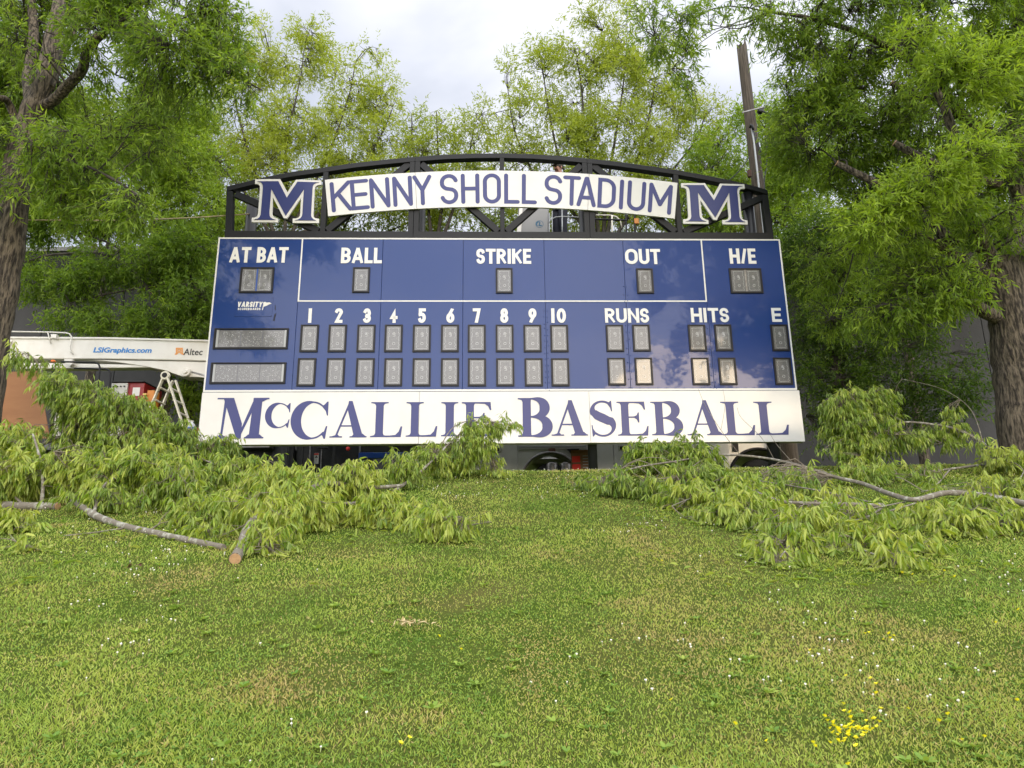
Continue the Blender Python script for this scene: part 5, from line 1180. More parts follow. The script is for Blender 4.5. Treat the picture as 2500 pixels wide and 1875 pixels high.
LR = [(2480, 100, Yr_+.8, 160, 1.4, 140), (2300, 40, Yr_+.3, 170, 1.4, 110), (2100, 60, Yr_-.1, 150, 1.3, 110), (1930, 30, Yr_-.4, 110, 1.0, 55), (1770, 25, Yr_-.5, 80, 0.8, 30), (1640, 70, Yr_-.6, 70, 0.6, 50), (1570, 25, Yr_-.6, 45, 0.4, 28), (1680, 150, Yr_-.6, 55, 0.5, 40),
      (1715, 250, Yr_-.5, 25, 0.3, 35), (1990, 170, Yr_-.1, 90, 1.0, 80), (2120, 220, Yr_+.2, 130, 1.2, 100), (2300, 220, Yr_+.4, 150, 1.2, 120), (2480, 330, Yr_+.5, 120, 1.2, 120), (1990, 320, Yr_+.6, 110, 1.0, 100), (2180, 400, Yr_+.6, 150, 1.2, 110), (2380, 420, Yr_+.8, 140, 1.1, 110),
      (2080, 500, 13.7, 100, 1.1, 90), (2250, 560, Yr_-.4, 140, 1.1, 80), (2160, 620, Yr_-.3, 100, 0.9, 70), (2040, 650, 13.8, 90, 0.7, 60), (2300, 680, Yr_-.6, 120, 0.8, 60), (2200, 740, Yr_-.4, 95, 0.8, 50), (2050, 760, 13.8, 70, 0.6, 55), (2480, 560, Yr_-.6, 90, .7, 70)]
NL += crown_build(t, [(q, 0, 0) for q in (q2, q3, q4, q5, q6, q7, q8)], lobs(LR), 120, 2050, 0.13, 0.026, LF['near'], 22, 0.64, 6, 8, (0.22, 0.5), 0.3, 0.8, 0.022, gap=0.42)
LR2 = [(2250, 95, 9.4, 60, 0.5, 38), (2320, 170, 9.3, 60, 0.5, 38), (2400, 210, 9.4, 50, 0.5, 30), (2350, 395, 9.2, 80, 0.5, 24), (2270, 440, 9.3, 70, 0.4, 40), (2190, 500, 9.6, 60, 0.4, 40), (2110, 560, 9.8, 55, 0.4, 40), (2460, 150, 9.5, 60, 0.4, 50), (2420, 330, 9.2, 50, .4, 30)]
NL += crown_build(t, [(q, 0, 0) for q in (q2, q3, q5, q6)], lobs(LR2), 14, 230, 0.135, 0.024, LF['near'], 23, 0.88, 6, 10, (0.2, 0.42), 0.1, 0.75, 0.02)

# trees farther back
def back_tree(label, px, Yt, base_py, stems, lobes_, nb, nc, seed, lm='far', tint=0.5, hand=(0.145, 0.034), twg=(0.3, 0.6), droop=0.0, gap=0.35, r0=0.13, group='spring green trees behind the scoreboard', tsp=0.8, twigs=5, per=7):
    global org, NL
    x = at(px, base_py, Yt).x
    tt = thing('oak_tree', label, 'tree', (x, Yt, gzf(x, Yt)), group=group); org = tt.location.copy()
    fork = at(px, base_py, Yt)-org
    _, q0, _ = limb(tt, 'trunk', [Vector((0, 0, -0.3)), Vector((0.02, 0, fork.z*0.5)), fork], r0*1.35, r0, M['bark'], 12, 0.04, seed)
    qs = []
    for k, s in enumerate(stems):
        _, qq, _ = limb(tt, 'limb', [fork]+T([(a, b_, Yt+dy) for a, b_, dy in s]), r0*0.55, 0.014, M['bark_thin'], 8, 0.03, seed+k, power=0.8); qs.append(qq)
    NL += crown_build(tt, [(q, 0, 0) for q in qs], lobs([(a, b_, Yt+dy, rx, ry, rz) for a, b_, dy, rx, ry, rz in lobes_]), nb, nc, hand[0], hand[1], LF[lm], seed, tint, twigs, per, twg, droop, 0.8, 0.018, gap=gap, tspread=tsp, tgeo=0, cseg=3)
back_tree('tall loose spring green tree left of the gap of sky', 690, 20, 640,
          [[(640, 480, 0), (600, 350, 0), (570, 230, .2), (560, 170, .3)], [(700, 480, 0), (700, 350, 0), (725, 230, 0), (735, 180, 0)], [(740, 500, 0), (800, 380, 0), (850, 240, 0), (868, 150, 0)], [(780, 520, 0), (860, 440, .2), (930, 330, .3), (960, 260, .4)], [(620, 500, 0), (560, 430, 0), (500, 360, 0)]],
          [(560, 150, 0, 60, 1.0, 90), (640, 130, .3, 60, 1.0, 90), (730, 130, 0, 70, 1.0, 100), (790, 110, .3, 50, .8, 60), (878, 90, 0, 32, .5, 60), (900, 160, .2, 50, .7, 60), (850, 220, 0, 60, .9, 90), (930, 230, .3, 50, .7, 80), (600, 280, 0, 90, 1.3, 100), (730, 290, 0, 90, 1.3, 100), (850, 350, 0, 90, 1.2, 90), (940, 350, .2, 60, .9, 70), (540, 380, 0, 90, 1.2, 90), (680, 430, .3, 110, 1.3, 80), (830, 460, .2, 110, 1.2, 70), (920, 450, 0, 70, 1, 60)], 110, 1550, 31, tint=0.85, gap=0.5)
back_tree('low spring green tree directly under the gap of sky', 1060, 20.5, 640,
          [[(1040, 480, 0), (1010, 380, 0), (1005, 280, 0)], [(1080, 480, 0), (1070, 380, 0), (1065, 270, 0)], [(1110, 500, 0), (1140, 400, 0), (1160, 300, 0)]],
          [(1008, 290, 0, 28, .6, 50), (1065, 300, 0, 32, .6, 55), (1010, 390, 0, 55, .9, 60), (1080, 380, 0, 55, .9, 60), (1150, 350, 0, 50, .8, 70), (1120, 460, 0, 90, 1.2, 60), (1020, 480, 0, 80, 1.1, 60)], 45, 500, 32, tint=0.75)
back_tree('tallest loose spring green tree right of the gap of sky', 1470, 19.5, 640,
          [[(1450, 480, 0), (1430, 350, 0), (1420, 220, 0), (1405, 120, 0)], [(1480, 480, 0), (1500, 350, 0), (1520, 220, 0), (1530, 110, 0)], [(1500, 500, 0), (1560, 380, 0), (1590, 260, 0), (1600, 190, 0)], [(1430, 500, 0), (1370, 400, 0), (1340, 270, 0), (1325, 170, 0)], [(1400, 520, 0), (1320, 450, 0), (1260, 330, 0), (1240, 220, 0)], [(1540, 520, 0), (1620, 440, .2), (1700, 340, .3), (1720, 280, .4)]],
          [(1405, 60, 0, 36, .6, 70), (1440, 20, .2, 40, .6, 60), (1500, 40, 0, 55, .8, 80), (1540, 100, 0, 55, .8, 80), (1420, 130, 0, 60, .9, 70), (1318, 90, 0, 28, .5, 50), (1325, 180, 0, 48, .8, 70), (1245, 200, 0, 36, .6, 60), (1600, 150, .2, 60, .9, 90), (1500, 200, 0, 80, 1.2, 90), (1400, 240, 0, 80, 1.1, 80), (1290, 290, 0, 75, 1, 80), (1200, 300, 0, 50, .8, 70),
           (1620, 280, .2, 80, 1, 80), (1710, 300, .3, 60, .8, 60), (1500, 330, 0, 100, 1.3, 80), (1380, 380, 0, 100, 1.2, 80), (1620, 400, 0, 100, 1.2, 80), (1740, 380, .3, 70, 1, 60), (1260, 410, 0, 90, 1.1, 70), (1500, 470, 0, 120, 1.2, 70), (1350, 500, 0, 100, 1.2, 60)], 130, 1850, 33, tint=0.82, gap=0.5)
back_tree('spring green tree behind the leaning utility pole', 1790, 18.5, 700,
          [[(1780, 560, 0), (1760, 440, 0), (1740, 330, 0)], [(1820, 560, 0), (1850, 440, 0), (1880, 300, 0)], [(1850, 580, 0), (1920, 500, 0), (1980, 400, 0)]],
          [(1750, 400, 0, 70, 1, 70), (1830, 330, 0, 70, 1, 80), (1900, 300, .2, 60, .9, 90), (1700, 500, 0, 90, 1, 60), (1850, 450, 0, 100, 1.2, 80), (1950, 430, 0, 90, 1.1, 90), (1800, 560, 0, 120, 1.2, 60), (1960, 580, 0, 100, 1.2, 80)], 60, 1000, 34, tint=0.72, lm='near')
back_tree('leafy tree standing between the left oak and the scoreboard', 420, 17.5, 800,
          [[(400, 640, 0), (360, 500, 0), (300, 380, 0), (260, 260, 0)], [(440, 640, 0), (450, 500, 0), (460, 380, 0), (440, 250, 0)], [(460, 660, 0), (530, 560, 0), (580, 470, 0)], [(380, 680, 0), (280, 600, 0), (160, 560, 0)]],
          [(260, 300, 0, 110, 1.1, 90), (420, 280, 0, 110, 1.1, 100), (150, 400, 0, 110, 1.1, 80), (330, 420, 0, 120, 1.1, 80), (480, 420, 0, 100, 1.1, 90), (60, 480, 0, 90, 1, 70), (220, 520, 0, 120, 1, 60), (400, 540, 0, 110, 1, 60), (520, 540, 0, 80, 1, 70), (20, 350, .5, 100, 1, 100)], 80, 1900, 35, tint=0.72, lm='near', gap=0.3)
back_tree('dark drooping understorey tree before the grey wall on the left', 470, 16.8, 860,
          [[(440, 740, 0), (380, 670, 0), (300, 640, 0), (200, 650, 0)], [(460, 740, 0), (400, 700, 0), (300, 710, 0), (170, 740, 0)], [(480, 720, 0), (440, 640, 0), (380, 600, 0)], [(440, 800, 0), (360, 780, 0), (250, 790, 0)], [(300, 640, 0), (150, 620, 0), (60, 640, 0)]],
          [(460, 620, 0, 70, .8, 60), (380, 650, 0, 70, .7, 35), (270, 640, 0, 70, .7, 25), (470, 730, -.3, 60, .7, 60), (400, 760, -.3, 80, .7, 35), (300, 780, -.3, 90, .6, 25), (180, 770, 0, 70, .6, 22), (60, 560, .6, 70, .6, 30), (100, 690, 0, 70, .6, 22), (200, 690, 0, 80, .6, 20), (60, 620, 0, 60, .6, 25), (420, 810, -.2, 90, .5, 20), (490, 970, -.2, 40, .4, 60), (480, 860, 0, 50, .5, 40)], 80, 1100, 36, tint=0.5, lm='near', droop=0.2, gap=0.35, group=None)
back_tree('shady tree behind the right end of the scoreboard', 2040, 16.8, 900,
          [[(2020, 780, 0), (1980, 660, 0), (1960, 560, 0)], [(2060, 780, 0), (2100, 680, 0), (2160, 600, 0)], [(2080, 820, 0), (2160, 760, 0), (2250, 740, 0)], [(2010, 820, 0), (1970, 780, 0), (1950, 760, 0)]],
          [(1980, 620, 0, 80, 1, 80), (2080, 600, .3, 100, 1, 80), (2200, 620, .3, 110, 1, 70), (1990, 740, 0, 70, .8, 60), (2100, 740, 0, 100, .9, 50), (2230, 760, 0, 100, .8, 50), (2340, 700, .3, 80, .8, 60), (2000, 850, 0, 60, .7, 50), (2110, 860, 0, 90, .8, 35), (2220, 850, 0, 80, .7, 35), (2330, 860, .2, 80, .7, 35), (2420, 500, .6, 120, 1, 120), (2250, 480, .6, 120, 1, 90), (2060, 930, -.3, 70, .6, 22), (2180, 920, 0, 90, .7, 22), (2300, 940, 0, 90, .7, 25), (2120, 990, .6, 100, .7, 20), (2250, 1000, .8, 110, .7, 25), (2370, 960, .5, 60, .7, 40), (1990, 800, -.4, 50, .6, 60), (2020, 930, -.3, 60, .6, 60), (2000, 1040, -.2, 40, .5, 40), (2150, 1060, .8, 90, .6, 20)], 90, 2300, 37, tint=0.15, lm='near', hand=(0.11, 0.035), gap=0.3, group=None)  # low tint paints the deep shade of this spot into the leaves

back_tree('far oak filling the view above the grey wall on the left', 250, 23.5, 700,
          [[(240, 560, 0), (200, 450, 0), (150, 330, 0)], [(270, 560, 0), (320, 450, 0), (380, 350, 0)], [(300, 600, 0), (420, 540, 0), (520, 500, 0)], [(200, 600, 0), (80, 520, 0), (0, 470, 0)]],
          [(0, 350, 0, 130, 1.2, 140), (160, 330, 0, 130, 1.2, 120), (320, 330, 0, 130, 1.2, 120), (460, 380, 0, 100, 1.2, 120), (40, 520, 0, 120, 1, 70), (200, 540, 0, 120, 1, 70), (360, 560, 0, 120, 1, 60), (500, 540, 0, 80, 1, 80)], 40, 950, 38, lm='far', tint=0.3, hand=(0.19, 0.045), twg=(0.35, 0.7), gap=0.1, group='far trees beyond the board')
back_tree('far low oak seen through the left half of the truss', 800, 23, 680,
          [[(780, 600, 0), (700, 520, 0), (620, 470, 0)], [(820, 600, 0), (860, 520, 0), (900, 460, 0)], [(840, 620, 0), (960, 560, 0), (1060, 520, 0)]],
          [(640, 530, 0, 100, 1, 70), (760, 530, 0, 100, 1, 70), (880, 530, 0, 90, 1, 70), (1000, 540, 0, 90, 1, 60), (1120, 550, 0, 80, 1, 50), (570, 560, 0, 70, 1, 70)], 30, 560, 39, lm='far', tint=0.35, hand=(0.18, 0.042), twg=(0.35, 0.7), gap=0.2, group='far trees beyond the board')
back_tree('far low oak seen through the right half of the truss', 1520, 23.5, 680,
          [[(1500, 600, 0), (1420, 540, 0), (1340, 520, 0)], [(1540, 600, 0), (1600, 520, 0), (1680, 460, 0)], [(1560, 620, 0), (1700, 560, 0), (1820, 520, 0)]],
          [(1250, 550, 0, 90, 1, 45), (1370, 545, 0, 90, 1, 50), (1500, 540, 0, 90, 1, 60), (1620, 530, 0, 90, 1, 70), (1740, 520, 0, 90, 1, 80), (1840, 500, 0, 90, 1, 90)], 30, 560, 40, lm='far', tint=0.35, hand=(0.18, 0.042), twg=(0.35, 0.7), gap=0.2, group='far trees beyond the board')
back_tree('far oak filling the view above the grey wall on the right', 2200, 23.5, 760,
          [[(2180, 600, 0), (2120, 450, 0), (2050, 330, 0)], [(2220, 600, 0), (2270, 450, 0), (2330, 350, 0)], [(2260, 640, 0), (2400, 540, 0), (2500, 480, 0)], [(2150, 640, 0), (2050, 560, 0), (1950, 500, 0)]],
          [(1960, 380, 0, 110, 1.2, 130), (2100, 330, 0, 130, 1.2, 120), (2260, 330, 0, 130, 1.2, 120), (2420, 330, 0, 130, 1.2, 120), (1980, 560, 0, 110, 1, 90), (2120, 560, 0, 120, 1, 80), (2280, 560, 0, 120, 1, 80), (2440, 580, 0, 110, 1, 90), (2000, 680, 0, 90, 1, 60), (2150, 690, 0, 100, 1, 50), (2330, 700, 0, 120, 1, 50)], 40, 1100, 41, lm='near', tint=0.4, hand=(0.19, 0.045), twg=(0.35, 0.7), gap=0.1, group='far trees beyond the board')
# ------------------------------------------------------------------ sawn-off leafy limbs on the grass
def cut_limb(label, limbs, lobes_, nb, nc, seed, tint=0.55, RS=1.0, NS=1.0, LUP=4, ends=(), leaf=(0.105, 0.025), hang=0.28, tw=(0.10, 0.26), gap=0.1, twigs=5, per=8, base=None, spread=0.62):
    global org, NL
    p0 = base or limbs[0][0][0]
    b0 = at(*p0); b0.z = gzf(b0.x, b0.y)
    tt = thing('cut_branch', label, 'branch', (b0.x, b0.y, b0.z), group='cut leafy branches lying on the grass bank'); org = Vector((0, 0, 0))
    qs = []
    def seat(px, py, Y, up): return (px, py, min(Y, ground_at(px, py+up).y))
    limbs = [([seat(a, b_, c, LUP if k == 0 or k >= 4 else 4) for a, b_, c in pts], r0, r1) for k, (pts, r0, r1) in enumerate(limbs)]
    lobes_ = [seat(q[0], q[1], q[2], 0.75*q[5]) + tuple(q[3:]) for q in lobes_]
    far_ = lobes_[0][2] > 9.9
    for k, (pts, r0, r1) in enumerate(limbs):
        P_ = [at(*q) for q in pts]
        for p in P_: p.z = max(p.z, gzf(p.x, p.y)+r0*0.8)
        Q_ = spline([p for p in P_]); n = len(Q_); rn = random.Random(seed+k)
        if k not in ends: r0 *= 0.78
        else: r0 *= 0.84
        rad = [(r0+(r1-r0)*i_/(n-1))*(1+rn.uniform(-.09, .09)) for i_ in range(n)]
        o = MB().tube([q-tt.location for q in Q_], rad, 10).build('limb', M['bark_pale'], tt, smooth=True); qs.append(Q_)
        if k in ends:
            d = (Q_[0]-Q_[1]).normalized(); MB().tube([Q_[0]-tt.location, Q_[0]+d*0.008-tt.location], r0*0.93, 12).build('sawn_end', M['cutwood'], tt)
    class _P: pass
    n0 = set(bpy.data.objects.keys())
    NL += crown_build(tt, [(q, 0, 0) for q in qs], [lobe(q[0], q[1], q[2], q[3]*0.88*RS, q[4]*0.8, q[5]*0.78*RS, *q[6:]) for q in lobes_], nb, int(nc*0.72*NS), leaf[0]*1.08, leaf[1]*0.84, LF['cut'], seed, tint, twigs, per, tw, 0.25, spread, 0.007, six=not far_, hang=hang, clampg=True, barkm=M['twig_pale'], shell=0.2, gap=gap+0.36, tip_r=0.004, nsc=2.6, stray=0.16)
    for o in tt.children:
        if o.name.split('.')[0] in ('leaves', 'twigs'): o.location = -tt.location
cut_limb('cut branch piled highest at the left edge, its tip reaching the white boom',
         [([(-60, 1130, 10.4), (60, 1100, 10.4), (160, 1060, 10.3), (240, 1010, 10.2), (300, 985, 10.2)], 0.035, 0.012), ([(160, 1060, 10.3), (120, 980, 10.2), (100, 900, 10.1), (70, 862, 10.1)], 0.02, 0.006), ([(240, 1010, 10.2), (350, 1060, 10.4), (470, 1110, 10.4), (560, 1150, 10.2)], 0.025, 0.01)],
         [(100, 895, 10.1, 38, .25, 35, .05), (60, 862, 10.1, 30, .2, 18, .02), (160, 950, 10.1, 50, .35, 45, .11), (215, 985, 10.2, 60, .4, 50, .16), (290, 1000, 10.2, 60, .4, 55, .16), (350, 1040, 10.3, 60, .4, 60, .16), (420, 1075, 10.4, 55, .35, 50, .14), (190, 1070, 10.2, 80, .5, 55, .2), (290, 1090, 10.2, 90, .5, 55, .22), (520, 1100, 10.6, 45, .3, 35, .07), (450, 1110, 10.4, 60, .4, 30, .1), (560, 1085, 10.8, 35, .3, 16, .03), (130, 925, 10.1, 25, .2, 25, .04)],
         46, 900, 51, 0.50)
cut_limb('cut branch at the left edge with a round sawn end facing right',
         [([(140, 1240, 8.6), (60, 1236, 8.7), (-40, 1232, 8.9)], 0.054, 0.05), ([(100, 1238, 8.65), (105, 1180, 8.8), (95, 1110, 9.0), (80, 1060, 9.1)], 0.028, 0.012), ([(60, 1236, 8.7), (10, 1180, 9.0), (-30, 1090, 9.2)], 0.02, 0.01), ([(20, 1240, 8.7), (15, 1290, 8), (50, 1335, 7.3)], 0.012, 0.004)],
         [(0, 1100, 9.2, 70, .4, 50, .15), (40, 1160, 9.0, 80, .4, 55, .2), (150, 1150, 9.0, 90, .45, 50, .2), (20, 1320, 7.5, 45, .2, 25, .06), (60, 1340, 7.3, 35, .15, 16, .03), (10, 1280, 8.0, 50, .2, 25, .06), (30, 1060, 9.6, 45, .3, 20, .05)],
         24, 420, 52, 0.72, ends=(0,), leaf=(0.11, 0.029))
cut_limb('long lichen-spotted log with leafy crown across the left grass bank',
         [([(546, 1342, 6.75), (470, 1325, 7.0), (378, 1306, 7.3), (294, 1287, 7.6), (228, 1256, 7.95), (180, 1220, 8.4)], 0.034, 0.042), ([(300, 1290, 7.6), (230, 1300, 7.5), (150, 1310, 7.4)], 0.012, 0.005), ([(228, 1256, 7.95), (260, 1180, 8.5), (350, 1150, 8.9), (450, 1150, 9.2), (560, 1170, 9.3)], 0.025, 0.01), ([(350, 1150, 8.9), (480, 1200, 8.6), (590, 1240, 8.3)], 0.015, 0.008)],
         [(280, 1150, 8.8, 90, .4, 50, .2), (380, 1170, 8.7, 90, .4, 55, .22), (300, 1215, 8.4, 80, .35, 35, .12), (470, 1190, 8.6, 85, .4, 55, .22), (550, 1160, 9.2, 75, .4, 45, .18), (630, 1160, 9.5, 55, .35, 40, .12), (480, 1260, 8.1, 70, .3, 35, .14), (560, 1230, 8.4, 60, .3, 35, .1), (500, 1300, 7.6, 25, .15, 20, .03), (370, 1120, 9.2, 80, .4, 35, .12), (630, 1200, 9.0, 40, .3, 30, .06)],
         44, 1050, 53, 0.62)
cut_limb('cut branch with a pale stump end towards the viewer and leaves draped over the bank',
         [([(573, 1378, 6.05), (590, 1335, 6.3), (606, 1290, 6.6), (650, 1240, 7.2), (720, 1210, 7.9), (800, 1180, 8.4), (900, 1190, 8.8), (985, 1185, 9.0)], 0.058, 0.02), ([(606, 1290, 6.6), (700, 1250, 7.2), (830, 1230, 7.6), (960, 1230, 7.9), (1090, 1255, 8.1), (1150, 1285, 7.6)], 0.03, 0.006), ([(720, 1210, 7.9), (800, 1150, 9.0), (900, 1135, 9.6)], 0.022, 0.008)],
         [(640, 1235, 7.2, 55, .3, 40, .08), (690, 1270, 6.9, 55, .25, 40, .09), (740, 1240, 7.3, 70, .3, 45, .13), (830, 1240, 7.6, 75, .3, 40, .14), (920, 1250, 7.6, 70, .3, 40, .13), (1010, 1260, 7.7, 70, .3, 40, .13), (1090, 1285, 7.5, 45, .25, 40, .08), (1140, 1290, 7.6, 35, .2, 40, .05), (700, 1180, 8.4, 80, .4, 35, .12), (850, 1160, 8.8, 80, .4, 30, .1), (660, 1330, 6.5, 30, .15, 30, .03), (560, 1310, 6.9, 25, .12, 14, .015), (600, 1180, 8.6, 60, .3, 30, .06)],
         36, 920, 54, 0.78, ends=(0,), leaf=(0.10, 0.023))
cut_limb('slender upright leafy branch whose tips cross the white name board',
         [([(960, 1200, 9.4), (1010, 1165, 9.9), (1060, 1120, 10.4), (1110, 1070, 10.8), (1160, 1035, 11.0), (1225, 1030, 11.1)], 0.028, 0.006), ([(1060, 1120, 10.4), (1100, 1050, 10.7), (1140, 1028, 10.8), (1165, 1025, 10.9)], 0.012, 0.005), ([(1110, 1070, 10.8), (1160, 1090, 10.9), (1200, 1120, 11.0)], 0.010, 0.005)],
         [(1055, 1115, 10.5, 55, .3, 40, .1), (1110, 1090, 10.8, 55, .3, 45, .12), (1160, 1110, 10.9, 50, .3, 45, .1), (1150, 1040, 10.9, 30, .2, 18, .03), (1195, 1035, 11.1, 30, .15, 12, .02), (1230, 1032, 11.1, 25, .12, 8, .01), (1200, 1140, 10.9, 35, .2, 25, .04), (980, 1140, 9.9, 60, .3, 28, .08)],
         14, 300, 55, 0.62, leaf=(0.105, 0.022))
cut_limb('long arching bare cut branch in front of the truck, leaves hanging along it',
         [([(2520, 1233, 9.6), (2400, 1210, 9.6), (2312, 1203, 9.7), (2234, 1220, 9.7), (2170, 1205, 9.8), (2104, 1180, 9.9), (2040, 1165, 10.0), (1974, 1143, 10.2), (1890, 1122, 10.4), (1808, 1112, 10.6), (1730, 1112, 10.8), (1662, 1124, 10.9), (1560, 1140, 11.0), (1470, 1166, 11.1)], 0.044, 0.008),
          ([(1808, 1112, 10.6), (1760, 1050, 10.6), (1722, 990, 10.7), (1705, 950, 10.7)], 0.006, 0.002), ([(1760, 1050, 10.6), (1770, 990, 10.6), (1765, 950, 10.6)], 0.004, 0.0015), ([(1890, 1122, 10.4), (1860, 1070, 10.4), (1810, 1020, 10.4), (1800, 995, 10.4)], 0.005, 0.002), ([(1940, 1135, 10.3), (1900, 1090, 10.2), (1880, 1060, 10.2)], 0.005, 0.002)],
         [(1450, 1180, 11.1, 50, .35, 18, .07), (1530, 1185, 10.9, 60, .35, 30, .11), (1610, 1185, 10.7, 70, .4, 40, .15), (1700, 1185, 10.5, 80, .4, 40, .16), (1620, 1110, 10.8, 45, .3, 24, .05), (1700, 1105, 10.8, 50, .3, 24, .05), (1580, 1110, 10.8, 40, .25, 25, .05), (1640, 1075, 10.8, 40, .2, 14, .02), (1730, 1130, 10.6, 50, .3, 35, .08), (1810, 1170, 10.2, 70, .35, 35, .12), (1920, 1185, 10.0, 60, .35, 30, .08)],
         26, 760, 56, 0.50, 1.12, LUP=46, gap=0.1)
cut_limb('cut branch fanning out lowest on the right bank with forked grey limbs',
         [([(2156, 1234, 9.2), (2080, 1232, 9.2), (1984, 1229, 9.2), (1900, 1222, 9.2), (1820, 1190, 9.6), (1740, 1165, 10.0)], 0.034, 0.008), ([(2160, 1234, 9.2), (2120, 1262, 8.8), (2060, 1262, 8.7), (1990, 1250, 8.8)], 0.016, 0.008), ([(1984, 1229, 9.2), (2000, 1290, 8.0), (2080, 1330, 7.2), (2160, 1360, 7), (2230, 1345, 7)], 0.014, 0.005), ([(1900, 1222, 9.2), (1830, 1240, 9), (1770, 1255, 8.8)], 0.012, 0.005), ([(2000, 1280, 8.2), (1940, 1320, 8), (1905, 1360, 7)], 0.010, 0.004), ([(1770, 1180, 9.6), (1690, 1215, 9.4), (1640, 1235, 9)], 0.010, 0.004), ([(2290, 1212, 9.4), (2180, 1245, 9), (2070, 1275, 9), (1960, 1300, 9), (1900, 1330, 9)], 0.013, 0.004), ([(2150, 1232, 9.2), (2010, 1200, 9.5), (1880, 1178, 10), (1760, 1160, 10), (1690, 1150, 10)], 0.013, 0.004), ([(2210, 1225, 9.2), (2080, 1245, 9), (1930, 1225, 9.4), (1830, 1205, 9.6)], 0.010, 0.003)],
         [(1790, 1230, 9.2, 70, .35, 30, .12), (1870, 1250, 8.8, 70, .35, 35, .14), (1770, 1260, 8.6, 55, .3, 28, .08), (1950, 1290, 8.2, 65, .3, 35, .13), (1920, 1330, 7.6, 45, .2, 30, .06), (2010, 1330, 7.4, 60, .25, 20, .06), (2090, 1320, 7.4, 60, .25, 25, .07), (2180, 1370, 6.5, 35, .12, 22, .025), (2150, 1345, 6.9, 50, .15, 14, .03), (2230, 1340, 7.2, 30, .12, 12, .015), (1900, 1368, 6.5, 25, .1, 16, .015), (2030, 1270, 8.4, 70, .3, 25, .08), (1700, 1215, 9.4, 80, .35, 30, .12), (1850, 1200, 9.4, 90, .35, 30, .12), (1960, 1230, 9.0, 70, .3, 30, .1), (1650, 1240, 9.0, 40, .25, 20, .04)],
         30, 1000, 57, 0.74, 1.12, LUP=34, gap=0.1)
cut_limb('bushy upright mound of drooping leaves at the right of the scoreboard',
         [([(2500, 1130, 10.6), (2400, 1135, 10.6), (2320, 1145, 10.5), (2234, 1155, 10.4)], 0.028, 0.012), ([(2480, 1132, 10.6), (2430, 1105, 10.7), (2390, 1076, 10.8), (2340, 1050, 10.9), (2296, 1039, 11.0), (2208, 1031, 11.1), (2160, 1052, 11.1)], 0.036, 0.014), ([(2208, 1031, 11.1), (2150, 1000, 11.2), (2090, 975, 11.2), (2060, 970, 11.2)], 0.016, 0.006), ([(2400, 1080, 10.8), (2370, 1000, 10.9), (2300, 950, 11.0), (2200, 925, 11.0)], 0.009, 0.003), ([(2320, 1145, 10.5), (2280, 1190, 10.0), (2250, 1200, 10.0)], 0.014, 0.008)],
         [(2080, 990, 11.2, 50, .35, 40, .12), (2120, 1040, 11.1, 60, .4, 50, .17), (2060, 1060, 11.2, 45, .35, 55, .12), (2110, 1110, 11.0, 70, .4, 50, .18), (2150, 970, 11.2, 35, .25, 28, .04), (2050, 1000, 11.2, 30, .25, 40, .06), (2220, 1070, 10.9, 50, .3, 22, .05), (2300, 1050, 11.0, 60, .3, 22, .06), (2330, 1000, 11.0, 30, .2, 30, .03), (2190, 1150, 10.5, 80, .4, 35, .12), (2350, 1080, 10.8, 50, .3, 20, .04), (2100, 1160, 10.7, 70, .4, 30, .1)],
         26, 680, 58, 0.58, gap=0.1)
cut_limb('yellow-green cut branch spreading at the right edge of the bank',
         [([(2540, 1250, 8.9), (2440, 1250, 8.9), (2340, 1262, 8.8), (2260, 1275, 8.7)], 0.022, 0.008), ([(2440, 1250, 8.9), (2480, 1190, 9.6), (2500, 1150, 9.9)], 0.012, 0.006)],
         [(2250, 1275, 8.7, 45, .3, 18, .06), (2310, 1285, 8.5, 60, .3, 22, .09), (2400, 1250, 8.9, 70, .35, 30, .12), (2460, 1270, 8.6, 60, .3, 30, .12), (2490, 1200, 9.5, 45, .3, 35, .08), (2440, 1120, 10.4, 60, .4, 25, .06), (2380, 1200, 9.6, 70, .3, 22, .07)],
         18, 450, 59, 0.78, gap=0.1)

